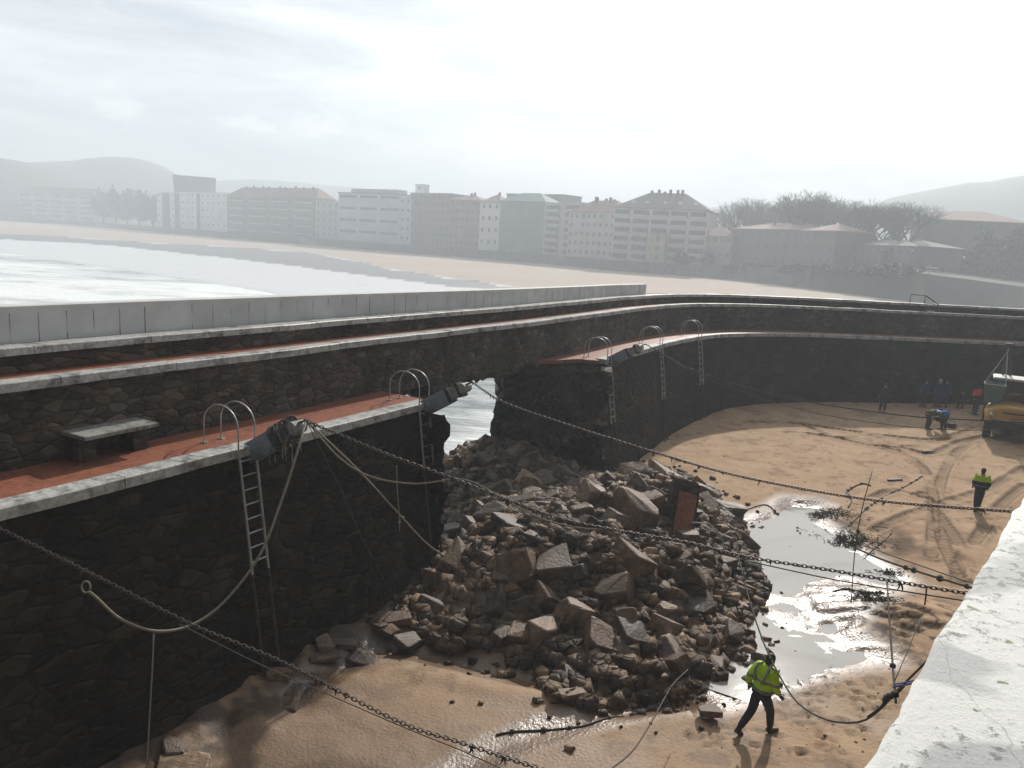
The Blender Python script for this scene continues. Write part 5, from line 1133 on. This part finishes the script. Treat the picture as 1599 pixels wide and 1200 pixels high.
# the skip it holds
Wv = Matrix.Translation((vc.x, vc.y, vz)) @ Matrix.Rotation(R(-30), 4, 'Z')
sk = Wv @ Vector((-.95, 1.0, 1.75)); se = empty('lifting_skip', sk, R(-30)); tag(se, 'teal steel skip hanging on slings beside the cab of the yellow machine', 'skip')
M['teal'] = simple('teal_steel', (.05, .13, .15), .45, .3, col2=(.12, .2, .2), scale=5)
m = MB(); a_ = [(-.45, -.45), (.45, -.45), (.45, .45), (-.45, .45)]; v = [(x*.8, y*.8, 0) for x, y in a_]+[(x*1.1, y*1.1, 1.0) for x, y in a_]+[(x*1.0, y*1.0, 1.0) for x, y in a_]+[(x*.7, y*.7, .06) for x, y in a_]
f = [(3, 2, 1, 0)]+[(i, (i+1) % 4, 4+(i+1) % 4, 4+i) for i in range(4)]+[(4+i, 4+(i+1) % 4, 8+(i+1) % 4, 8+i) for i in range(4)]+[(8+i, 8+(i+1) % 4, 12+(i+1) % 4, 12+i) for i in range(4)]+[(12, 13, 14, 15)]
m.add(v, f); m.build('skip_body', M['teal'], se)
m = MB(); m.tube([(x*1.1, y*1.1, 1.0) for x, y in a_], .035, 5, True); m.build('skip_rim', M['metal'], se)
for x, y in a_: m = MB(); m.tube([(x*1.05, y*1.05, 1.0), (.35, .75, 2.75)], .014, 4); m.build('sling', M['metal'], se)

# ------------------------------------------------------------------ promenade, land and embankment behind the beach
def er(a): return float(np.interp(a, e_az, e_r))
def edge_pt(a, extra=0, z=0): r = er(a)+extra; return Vector((r*math.sin(a), r*math.cos(a), z))
def px_az(px, py=400): r = ray(px, py); return math.atan2(r.x, r.y)
M['grass'] = simple('hill_grass', (.045, .06, .025), .9, col2=(.07, .065, .035), scale=.05); M['land'] = simple('land', (.07, .07, .05), .9, col2=(.1, .09, .07), scale=.03)
M['asphalt'] = simple('asphalt', (.05, .05, .05), .85, scale=.5); M['seawall'] = concrete('seawall', (.16, .15, .13), (.06, .06, .05), .6, .8, .4)
RPX = ((1405, 419), (1425, 420.5), (1450, 423), (1480, 427), (1510, 430.5), (1540, 434.5), (1570, 438.5), (1599, 442), (1640, 447), (1700, 455))
RP3 = [PD(x, y, er(px_az(x, y))+32) for x, y in RPX]
P_AZ = [-40, 12, 20]+[math.degrees(math.atan2(p.x, p.y)) for p in RP3]+[60]; P_Z = [4.6, 4.8, 6.6]+[p.z-.12 for p in RP3]+[5.0]
def plat(a):                                              # height of the land behind the beach
    return float(np.interp(math.degrees(a), P_AZ, P_Z))
A = np.radians(np.arange(-50, 62, .5)); v = []; f = []; rows = ((0, lambda z: .3), (.4, lambda z: z-.6), (.9, lambda z: z), (12, lambda z: z), (60, lambda z: z+.2), (300, lambda z: z+3), (900, lambda z: z+6), (3000, lambda z: z+8))
for a in A:
    k = 1+25*max(0, min(1, (math.degrees(a)-19)/8))        # the wall becomes a planted bank to the right
    for i, (x, fn) in enumerate(rows): v.append(edge_pt(a, x*k if i < 3 else x+3*k*.3, fn(plat(a))))
n = len(rows)
for i in range(len(A)-1):
    for k in range(n-1): f.append((i*n+k, i*n+k+1, (i+1)*n+k+1, (i+1)*n+k))
tag(mesh_obj('terrain', v, f, M['land'], None), kind='structure')
# sea wall along the beach (a wall with a pale promenade edge)
v = []; f = []; A2 = [a for a in A if math.degrees(a) < 21]; o0 = edge_pt(A2[len(A2)//2], 0, 0)
for a in A2: v += [edge_pt(a, -.5, .2)-o0, edge_pt(a, .3, plat(a)+.1)-o0, edge_pt(a, 1.1, plat(a)+.1)-o0, edge_pt(a, 1.1, plat(a)-.7)-o0]
for i in range(len(A2)-1):
    for k in range(3): f.append((i*4+k, i*4+k+1, (i+1)*4+k+1, (i+1)*4+k))
ob = mesh_obj('seawall', v, f, M['seawall']); ob.location = o0; tag(ob, 'long low grey sea wall between the beach and the hazy buildings', 'wall')
for i, (x0, x1) in enumerate(((150, 195), (470, 512))):
    a0, a1 = px_az(x0), px_az(x1); m = MB(); p0_, p1_ = edge_pt(a0, -.5, plat(a0)), edge_pt(a1, -7, .7); o1 = p0_.copy(); d_ = (p1_-p0_); n_v = Vector((-d_.y, d_.x, 0)).normalized()*2.2
    m.add([(0, 0, 0), d_, d_+n_v, n_v, (0, 0, -4), d_-Vector((0, 0, .5)), d_+n_v-Vector((0, 0, .5)), n_v-Vector((0, 0, 4))], [(0, 1, 2, 3), (0, 4, 5, 1), (3, 2, 6, 7), (4, 7, 6, 5), (0, 3, 7, 4)])
    ob = m.build('beach_ramp', M['slab']); ob.location = o1; tag(ob, ['pale ramp down to the beach at the far left', 'pale ramp down to the beach under the red roofed flats'][i], 'ramp')
for i, (x0, y0) in enumerate(((866, 388),)):
    a0 = px_az(x0); e = empty('beach_stairs', edge_pt(a0, -1, 1.2)); tag(e, 'pair of bright stair rails on the dark bank below the apartment blocks', 'stairs')
    for k in (0, 1.6): m = MB(); m.tube([(k, 0, 4.8), (k+3.2, -3, 2.0)], .14); m.build('handrail', M['white'], e)
    m = MB()
    for q in range(9): m.box((.8+3.2*q/9, -3*q/9, 3.6-2.9*q/9), (1.8, .5, .2))
    m.build('stair_flight', M['slab'], e)

# ------------------------------------------------------------------ buildings
def bmat(name, col, v=.08): return simple(name, col, .8, col2=tuple(min(1, c*(1+v)) for c in col), scale=.15)
TILE = bmat('red_roof_tiles', (.24, .14, .11), .3); TILE2 = bmat('grey_roof_tiles', (.12, .11, .11), .3); ORT = bmat('orange_roof_tiles', (.26, .16, .11), .2)
WIN = simple('hazed_window_glass', (.09, .095, .10), .3, spec=.5); LIGHTB = bmat('balcony_white', (.55, .55, .54))  # window colour lightened to put distance haze into it
def building(label, x0, x1, yt, col, extra=14, roof='flat', roofh=0, rooftile=None, floors=5, cols=8, style='window', z0=None, depth=14, dx=0, wsize=(1.3, 1.5), r=None, name='apartment_building', cat='building', chim=0, wall2=None, lo=1, sky=0):
    a0, a1 = px_az(x0), px_az(x1); r0 = r or er(a0)+extra; r1 = r or er(a1)+extra
    if not r: m_ = (r0+r1)/2; r0 = m_+(r0-m_)*.8; r1 = m_+(r1-m_)*.8
    am = (a0+a1)/2; xm = (x0+x1)/2; rm = (r0+r1)/2; zb = plat(am)-.5 if z0 is None else z0
    zt = PD(xm, yt, rm).z
    A_ = Vector((r0*math.sin(a0), r0*math.cos(a0), zb)); B_ = Vector((r1*math.sin(a1), r1*math.cos(a1), zb)); L = (B_-A_).length; u = (B_-A_)/L; nrm = Vector((u.y, -u.x, 0))
    if nrm.dot(A_) > 0: nrm = -nrm                             # towards the camera
    e = empty(name, A_, math.atan2(u.y, u.x)); tag(e, label, cat); hgt = zt-zb
    sgn = 1 if Vector((-u.y, u.x, 0)).dot(nrm) < 0 else -1      # local +y is away from camera when sgn=1
    m = MB(); m.box((L/2, sgn*depth/2, hgt/2), (L, depth, hgt)); m.build('wall', col, e)
    if roof == 'hip':
        ov = .5; rdg = min(depth, L)*.5; v = [(-ov, -ov*sgn, hgt), (L+ov, -ov*sgn, hgt), (L+ov, (depth+ov)*sgn, hgt), (-ov, (depth+ov)*sgn, hgt), (min(rdg, L*.45), depth/2*sgn, hgt+roofh), (max(L-rdg, L*.55), depth/2*sgn, hgt+roofh)]
        v += [(q[0], q[1], hgt-.3) for q in v[:4]]
        f = [(0, 1, 5, 4), (1, 2, 5), (2, 3, 4, 5), (3, 0, 4), (6, 7, 1, 0), (7, 8, 2, 1), (8, 9, 3, 2), (9, 6, 0, 3), (9, 8, 7, 6)]; ro = mesh_obj('roof', v, f, rooftile or TILE, e)
        for k in range(chim):
            lo_ = min(rdg, L*.42)/L; cx = L*(lo_+(1-2*lo_)*(k+.5)/chim)+random.uniform(-1, 1); cy = sgn*depth*random.uniform(.35, .6); m = MB(); h_ = random.uniform(1.4, 2.6); m.box((cx, cy, hgt+roofh*.85+h_/2-.3), (.9, .9, h_)); m.build('chimney', TILE2 if k % 2 else TILE, ro)
        for k in range(sky): cx = L*(.1+.8*(k+.5)/sky)+random.uniform(-1, 1); m = MB(); t = .35; m.box((cx, sgn*depth*.5*t, hgt+roofh*t+.15), (1.3, 1.2, .12), Matrix.Rotation(math.atan2(roofh, depth/2)*sgn, 3, 'X')); m.build('skylight', M['lamp'], ro)
    elif roof == 'flat':
        m = MB(); m.box((L/2, sgn*depth/2, hgt+.25), (L+.6, depth+.6, .5)); m.build('roof', wall2 or col, e)
    fh = (hgt-.6)/(floors+ (lo if lo else 0)*.0); gap = L/cols
    if style in ('window', 'both', 'strip'):
        wm = MB(); wm.box((0, 0, 0), (wsize[0], .16, wsize[1])); me = None; k = 0
        for j in range(floors):
            for i in range(cols):
                if k >= 96: break
                if wsize[0] < 5 and cols > 4 and random.random() < .08: continue
                x = gap*(i+.5)+random.choice((0, 0, .15)); z = hgt-.9-wsize[1]/2-fh*j*.98
                if me is None: o = wm.build('window', WIN, e); me = o.data
                else: o = link(bpy.data.objects.new('window', me), e)
                o.location = (x, -sgn*.02, z); k += 1
    if style in ('balcony', 'both'):
        nb = max(1, cols//3)
        for j in range(floors):
            for i in range(nb):
                x = L*(i+.5)/nb; bwid = L/nb*.72; z = hgt-.7-fh*j
                m = MB(); m.box((x, -sgn*.02, z-1.1), (bwid, .2, 2.0)); m.build('recess_shade', WIN, e)  # dark panel on the wall paints the shade of a balcony recess
                m = MB(); m.box((x, -sgn*.6, z-2.2), (bwid+.4, 1.3, .95)); m.build('balcony', LIGHTB, e)
    return e, A_, u, hgt, L, sgn
cw = bmat('white_render', (.85, .87, .9)); cg = bmat('grey_render', (.5, .52, .54)); cc = bmat('cream_render', (.52, .50, .47)); cb_ = bmat('brown_brick', (.27, .24, .235)); cr_ = bmat('red_brick', (.30, .235, .22)); cst = bmat('stone_render', (.17, .16, .14)); cy = bmat('yellow_render', (.46, .40, .30)); cd = bmat('dark_stone', (.14, .13, .12)); cgn = bmat('green_netting', (.19, .26, .25), .3); clt = bmat('pale_metal_cladding', (.62, .67, .74))
building('hazy brownish block with a red roof at the far left edge of the photo', -110, 34, 301, cb_, 20, 'hip', 5, TILE, 5, 10, chim=3)
building('hazy long pale block under a red tiled roof, left of the dark pines', 34, 150, 305, cg, 18, 'hip', 7, TILE, 5, 16, 'balcony', chim=4, sky=2)
we_, wA, wu, wh_, wl, wsg = building('white block with dark vertical strips, in front of the flared tower', 247, 355, 302, cw, 12, 'flat', floors=5, cols=14, wsize=(1.3, 1.4))
for f0, f1 in ((.09, .2), (.28, .35), (.60, .645)): m = MB(); m.box((wl*(f0+f1)/2, -wsg*.1, wh_/2), (wl*(f1-f0), .5, wh_-.6)); m.build('dark_strip', cd, we_)  # dark vertical strips set on the white facade
te, tA, tu, th, tl, tsg = building('tall dark tower behind the white block, widening towards its flat top', 279, 335, 276, cd, 60, 'none', floors=7, cols=9, wsize=(2.2, 1.2), name='tower_block', depth=14, r=640)
tw = te.children[0]
for vx in tw.data.vertices:
    if vx.co.z > th-.1: vx.co.x += 2.6*(vx.co.x/tl-.6) - 1.6*(1 if vx.co.x < 1 else -.4)
building('apartment block with long white balconies under a red chimneyed roof', 355, 494, 308, cb_, 14, 'hip', 6, TILE, 5, 12, 'balcony', chim=9, sky=4)
building('narrow white block joined to the right of the balconied flats', 492, 528, 315, cg, 10, 'flat', floors=5, cols=4, wsize=(1, 2.2))
be_, bA, bu_, bh, bl, bsg = building('big pale grey block with blank banded cladding in the middle', 527, 622, 303, clt, 8, 'flat', floors=4, cols=3, wsize=(12, 1.3), wall2=cd)
m = MB(); m.box((bl*.5, bsg*8, bh+1.6), (bl*.75, 8, 2.4)); m.build('roof_storey', clt, be_)
building('narrow pale block with a dark strip, joined to the big grey block', 622, 640, 309, clt, 9, 'flat', floors=5, cols=2)
building('small white lift tower standing on the roofs in the middle', 645, 657, 289, cw, 40, 'flat', floors=1, cols=1, name='lift_tower', depth=5)
building('brown patterned apartment block right of the big grey one', 638, 700, 303, cb_, 12, 'flat', floors=7, cols=9, wall2=cg)
building('reddish brown block left of the small white house', 699, 748, 312, cr_, 12, 'hip', 2.5, TILE, 6, 6, chim=2)
building('small bright white house with nine windows under a red roof', 746, 777, 316, bmat('bright_white', (.8, .8, .8)), 6, 'hip', 4, TILE, 4, 3, wsize=(1.1, 1.8), chim=1, sky=2)
building('block wrapped in blue green scaffold netting right of the white house', 777, 846, 314, cgn, 8, 'hip', 4, cgn, 1, 1, 'none', name='netted_building')
building('low brick box on the roofline behind the netted block', 786, 813, 304, cr_, 40, 'flat', floors=2, cols=5)
building('wider brick box on the roofline, right of the smaller one', 823, 873, 305, cr_, 45, 'flat', floors=2, cols=8)
building('grey terraced apartment block with dark balcony bands, right of the netting', 845, 905, 318, cg, 12, 'flat', floors=7, cols=6, style='balcony')
building('cream apartment block with a brown roof beside the big hipped block', 884, 958, 331, cc, 8, 'hip', 5, TILE, 5, 8, chim=5)
building('big pale block with a grey hipped roof and many chimneys', 953, 1100, 326, bmat('pale_render', (.66, .66, .67)), 6, 'hip', 6.5, TILE2, 6, 15, 'both', chim=6, sky=5, depth=22)
building('slim yellow tower with three windows above the beach wall', 1014, 1036, 366, cy, 1, 'flat', floors=3, cols=1, name='small_tower', depth=5)
building('small pink white house between the big block and the villa', 1088, 1141, 368, bmat('pinkish', (.4, .32, .3)), 8, 'hip', 3.5, TILE, 2, 5)
building('low white house with a red roof above the pink one', 1098, 1140, 347, cw, 50, 'hip', 2, TILE, 2, 4)
building('large stone villa with a hipped red roof before the bare trees', 1138, 1262, 358, cst, 16, 'hip', 2.6, TILE, 3, 9, chim=3, depth=20, name='stone_villa')
building('projecting right wing of the large stone villa', 1248, 1302, 360, cst, 12, 'hip', 2.4, TILE, 3, 4, name='stone_villa')
building('long low stone building with a pale roof behind the car park', 1300, 1436, 383, cst, 30, 'hip', 1.8, TILE2, 2, 12, name='stone_building')
building('dark stone building with a wide orange hipped roof at the right', 1434, 1600, 345, cd, 85, 'hip', 3.6, ORT, 3, 12, name='stone_building', depth=22)
building('low house with an orange roof at the right edge of the photo', 1562, 1700, 388, cd, 56, 'hip', 2.6, ORT, 1, 6, name='low_house')

# ------------------------------------------------------------------ trees
def leaf_mat(name, col, col2): return simple(name, col, .8, col2=col2, scale=.6, spec=.2)
LEAFD = leaf_mat('dark_foliage', (.02, .035, .018), (.045, .06, .028)); BARK = simple('bark', (.05, .042, .035), .9, scale=2); TWIG = simple('twigs', (.06, .055, .05), .9, scale=2)
def leafy_mesh(seed, n=1500, rx=1, rz=1, leaf=.07):
    rd = np.random.default_rng(seed); cl = rd.normal(0, .42, (26, 3)); cl[:, 2] = np.abs(cl[:, 2])*1.1+.25; cl *= [rx, rx, rz]
    c = cl[rd.integers(0, 26, n)]+rd.normal(0, .15, (n, 3)); a = rd.normal(0, 1, (n, 3)); a /= np.linalg.norm(a, axis=1)[:, None]; b = np.cross(a, rd.normal(0, 1, (n, 3))); b /= np.linalg.norm(b, axis=1)[:, None]
    s = leaf*rd.uniform(.6, 1.4, (n, 1)); co = np.stack([c-a*s-b*s*.6, c+a*s-b*s*.6, c+a*s+b*s*.6, c-a*s+b*s*.6], 1).reshape(-1, 3); return co, np.arange(4*n).reshape(-1, 4)
def tree_evergreen(label, px, ytop, r, h, w_, kind=1):
    p = PD(px, ytop, r); zb = p.z-h; e = empty('evergreen_tree', (p.x, p.y, zb)); tag(e, label, 'tree')
    co, q = leafy_mesh(random.randrange(999), 2600, 1, 1.0, .075); co = co*[w_*.5, w_*.5, h*.55]; co[:, 2] += h*.12; co[:, 2] = np.minimum(co[:, 2], h*1.02)
    ob = np_mesh('crown', co, q, LEAFD, {}, False); ob.parent = e
    m = MB(); m.tube([(0, 0, -2), (.1, 0, h*.3), (0, .1, h*.7)], [h*.03, h*.022, .05], 7)
    for k in range(6): a = random.uniform(0, 6.28); m.tube([(0, 0, h*(.25+.07*k)), (math.cos(a)*w_*.3, math.sin(a)*w_*.3, h*(.4+.07*k))], [.12, .04], 5)
    m.build('trunk', BARK, e)
pl = ['leftmost dark pine of the clump between the pale blocks', 'tallest dark pine in the left clump, second from left', 'dark pine in the middle of the left clump', 'dark pine right of middle in the left clump', 'rightmost dark pine, touching the white block']
for i, (x, y, h, w_) in enumerate(((160, 292, 30, 14), (180, 291, 30, 15), (197, 295, 29, 14), (216, 297, 28, 15), (238, 299, 27, 14))): a = px_az(x); tree_evergreen(pl[i], x, y, er(a)+14+4*(i % 2), h*.95, w_*1.4)
rg = [(1512, 384, 'dark round evergreen behind the lamp at the right'), (1538, 381, 'dark evergreen right of the lamp, beside the orange roof'), (1590, 352, 'tall evergreen at the right edge before the orange roof'), (1480, 398, 'low dark evergreen behind the white car'), (1455, 396, 'low evergreen left of the white car'), (1560, 398, 'small evergreen under the low orange roof'), (1108, 392, 'low dark tree mass left of the villa'), (1070, 388, 'low dark evergreen right of the yellow tower')]
for i, (x, y, l) in enumerate(rg): a = px_az(x); r_ = er(a)+(54 if x > 1300 else 5); h = max(3.5, PD(x, y, r_).z-plat(a)+1); tree_evergreen(l, x, y, r_, h, max(4, h*.8))
for i in range(22):
    x = 1150+i*19+random.uniform(-6, 6); a = px_az(x); r_ = er(a)+random.uniform(-1, 5); h = random.uniform(2.5, 5)
    if x > 1400: break
    y = 400+(x-1150)*.035; c = edge_pt(a, r_-er(a), plat(a)-1.5); e = empty('shrub', c); tag(e, 'dark shrub growing on the bank above the right end of the beach', 'shrub', 'shrubs along the bank above the beach')
    co, q = leafy_mesh(i, 500, 1, .7, .11); co = co*[h*1.1, h*1.1, h*.6]; ob = np_mesh('foliage', co, q, LEAFD, {}, False); ob.parent = e
def bare_mesh(seed, depth=6):
    rd = random.Random(seed); m = MB()
    def br(p, d, l, r, k):
        q = p+d*l; mid_ = (p+q)/2+Vector((rd.uniform(-1, 1), rd.uniform(-1, 1), 0))*l*.06; m.tube([p, mid_, q], [r, r*.85, r*.7], 4 if k > 3 else 3)
        if k == 0: return
        for _ in range(3 if k > 2 else (3 if rd.random() < .6 else 2)):
            dd = (d+Vector((rd.uniform(-1, 1), rd.uniform(-1, 1), rd.uniform(-.25, .8)))*.75).normalized(); br(q, dd, l*rd.uniform(.62, .85), r*.6, k-1)
    br(Vector((0, 0, 0)), Vector((0, 0, 1)), .24, .02, depth); return m
BM_ = [bare_mesh(s_, 6).build('bare_branches', TWIG) for s_ in (1, 2, 3)]; BMd = [o.data for o in BM_]
for o in BM_: bpy.data.objects.remove(o)
bt = [(1152, 334), (1170, 326), (1188, 320), (1206, 316), (1224, 312), (1243, 309), (1262, 308), (1281, 311), (1300, 312), (1318, 318), (1336, 322), (1352, 318), (1370, 316), (1388, 320), (1406, 325), (1424, 330)]
for i, (x, y) in enumerate(bt*2):
    back = i >= len(bt); x += 9 if back else 0; y += 4 if back else 0
    a = px_az(x); r_ = er(a)+(64 if back else 46)+random.uniform(-4, 4); p = PD(x, y-9+random.uniform(-2, 3), r_); zb = plat(a); h = p.z-zb; e = empty('bare_tree', (p.x, p.y, zb), random.uniform(0, 6)); e['label'] = 'tall leafless tree in the hazy row behind the stone villa'; e['category'] = 'tree'; e['group'] = 'bare trees behind the villa'
    o = link(bpy.data.objects.new('branches', BMd[i % 3]), e); s_ = h/max(v.co.z for v in BMd[i % 3].vertices); o.scale = (s_*1.5, s_*1.5, s_)

# ------------------------------------------------------------------ road at the right, its fence, lamps and cars
v = []; f = []
for p in RP3: o = Vector((p.x, p.y, 0)).normalized(); v += [p, p+o*9]
for i in range(len(RP3)-1): f.append((2*i, 2*i+1, 2*i+3, 2*i+2))
tag(mesh_obj('road', v, f, M['asphalt']), kind='structure')
ke = RP3[3]; m = MB()
for a, b in zip(RP3, RP3[1:]): m.tube([a-ke+Vector((0, 0, .05)), b-ke+Vector((0, 0, .05))], .13, 4)
ob = m.build('road_kerb', M['white']); ob.location = ke; tag(ob, 'pale kerb line along the seaward edge of the right hand road', 'kerb')
fe = empty('road_fence', ke); tag(fe, 'thin dark post and rail fence along the right hand road', 'fence')
pts = catmull([tuple(p) for p in RP3], 3.2)
for p in pts: m = MB(); m.tube([Vector(p)-ke, Vector(p)-ke+Vector((0, 0, 1.2))], .09, 5); m.build('post', M['dark_metal'], fe)
for hh in (.6, 1.15): m = MB(); m.tube([Vector(p)-ke+Vector((0, 0, hh)) for p in pts], .04, 4); m.build('rail', M['dark_metal'], fe)
def lamp(px, ytop, r_, label, zb):
    p = PD(px, ytop, r_); e = empty('street_lamp', (p.x, p.y, zb)); tag(e, label, 'street lamp'); h = p.z-zb
    m = MB(); m.tube([(0, 0, 0), (0, 0, h)], [.1, .06], 8); m.build('pole', M['dark_metal'], e); m = MB(); m.ball((0, 0, h+.2), .42, None, 2); m.build('globe', M['lamp'], e, True)
for x, y, i, l in ((1505, 404, 4, 'street lamp with a pale globe among the dark evergreens'), (1425, 393, 1, 'smaller street lamp with a pale globe left of the white car')):
    q = RP3[i]; lamp(x, y, math.hypot(q.x, q.y)+1, l, q.z)
def car(px, i, label, mat, sc=1):
    q = RP3[i]; a = px_az(px); r_ = math.hypot(q.x, q.y)+5; e = empty('parked_car', (r_*math.sin(a), r_*math.cos(a), q.z+.02), -a+.5); tag(e, label, 'car')
    v = []; prof = [(-2.1, .35), (-2.15, .8), (-1.3, .95), (-.7, 1.42), (.8, 1.45), (1.7, .98), (2.1, .85), (2.1, .35)]
    for x in (-.85, .85): v += [(x*(.82 if z > 1.2 else 1), y, z) for y, z in prof]
    f = [tuple(range(8)), tuple(range(8, 16))[::-1]]+[(k, (k+1) % 8, 8+(k+1) % 8, 8+k) for k in range(8)]; mesh_obj('body', v, f, mat, e)
    m = MB(); m.box((0, -1.02, 1.18), (1.45, .5, .34), Matrix.Rotation(-.65, 3, 'X')); m.build('windscreen', M['glass'], e)
    for x in (-.8, .8):
        for y in (-1.35, 1.3): m = MB(); m.tube([(x-.1, y, .33), (x+.1, y, .33)], .33, 12); m.build('wheel', M['rubber'], e)
car(1458, 2, 'white car parked on the road behind the fence at the right', M['white']); car(1476, 3, 'dark car with a pale roof just right of the white car', simple('grey_paint', (.2, .2, .22), .3))
car(1412, 1, 'pale blue car beside the tall dark column in the car park', simple('pale_blue', (.3, .4, .5), .4)); car(1396, 1, 'blue car in the car park next to the dark column', simple('blue_paint', (.08, .12, .35), .4))
a = px_az(1381); q = RP3[0]; r_ = math.hypot(q.x, q.y)+3; e = empty('stone_column', (r_*math.sin(a), r_*math.cos(a), plat(a))); tag(e, 'dark free standing column before the low stone building', 'column'); h = PD(1381, 391, r_).z-plat(a)
m = MB(); m.box((0, 0, h/2), (1.3, 1.3, h), None, .05); m.build('shaft', M['dark_metal'], e); m = MB(); m.box((0, 0, h+.2), (1.8, 1.8, .4), None, .05); m.build('capital', M['slab'], e)

# ------------------------------------------------------------------ hills
def hill(name, pxs, r_, thick, mat):
    v = []; f = []; c = catmull([(x, y, 0) for x, y in pxs], 12); n = 9
    for x, y, _ in c:
        p = PD(x, y, r_); z = max(p.z, 2); a = math.atan2(p.x, p.y)
        for k in range(n):
            t = k/(n-1); s_ = math.sin(t*math.pi/1.25); r__ = r_-thick*.7*(1-t*1.25) if t < .8 else r_+thick*(t-.8); hh = z*min(1, math.sin(min(t, .8)/.8*math.pi/2))*(1-(t-.8)*3 if t > .8 else 1)
            hh += 3*noise.noise(Vector((a*20, t*6, 0))) if 0 < t < .7 else 0; v.append((r__*math.sin(a), r__*math.cos(a), hh+(.0 if t else -3)))
    for i in range(len(c)-1):
        for k in range(n-1): f.append((i*n+k, i*n+k+1, (i+1)*n+k+1, (i+1)*n+k))
    tag(mesh_obj(name, v, f, mat, None, True), kind='structure')
hill('hills', [(-260, 235), (-120, 238), (-40, 243), (10, 249), (50, 257), (90, 272), (130, 286), (160, 300), (190, 318)], 1050, 300, M['grass'])
hill('hills', [(-60, 262), (20, 256), (60, 254), (110, 252), (140, 248), (180, 246), (215, 249), (250, 259), (280, 275), (310, 288), (350, 300), (390, 315)], 1250, 350, M['grass'])
hill('hills', [(300, 288), (340, 283), (400, 281), (450, 284), (500, 289), (560, 294), (620, 302), (680, 312)], 1500, 350, M['grass'])
hill('hills', [(1040, 345), (1080, 332), (1115, 324), (1160, 321), (1210, 325), (1260, 330), (1330, 345)], 1200, 300, M['grass'])
hill('hills', [(1280, 360), (1330, 334), (1370, 317), (1400, 308), (1450, 298), (1490, 291), (1510, 287), (1545, 285), (1575, 279), (1610, 274), (1700, 262), (1850, 250)], 1050, 300, M['grass'])

# ------------------------------------------------------------------ sea haze
m = MB(); m.box((0, 0, 0), (4200, 3000, 150)); hz_o = m.build('haze', (lambda: None)() or bpy.data.materials.new('haze_air')); hz_o.location = (0, 900, 73-4)
hm = hz_o.data.materials[0]; hm.use_nodes = True; t = hm.node_tree; t.nodes.clear(); o = N(t, 'ShaderNodeOutputMaterial'); pv = N(t, 'ShaderNodeVolumePrincipled'); pv.inputs['Density'].default_value = .0014; pv.inputs['Color'].default_value = (.85, .925, 1, 1); pv.inputs['Anisotropy'].default_value = .25
t.links.new(pv.outputs[0], o.inputs['Volume']); hz_o['kind'] = 'stuff'; hz_o['label'] = 'pale sea haze hanging over the beach and the town'; hz_o['category'] = 'haze'
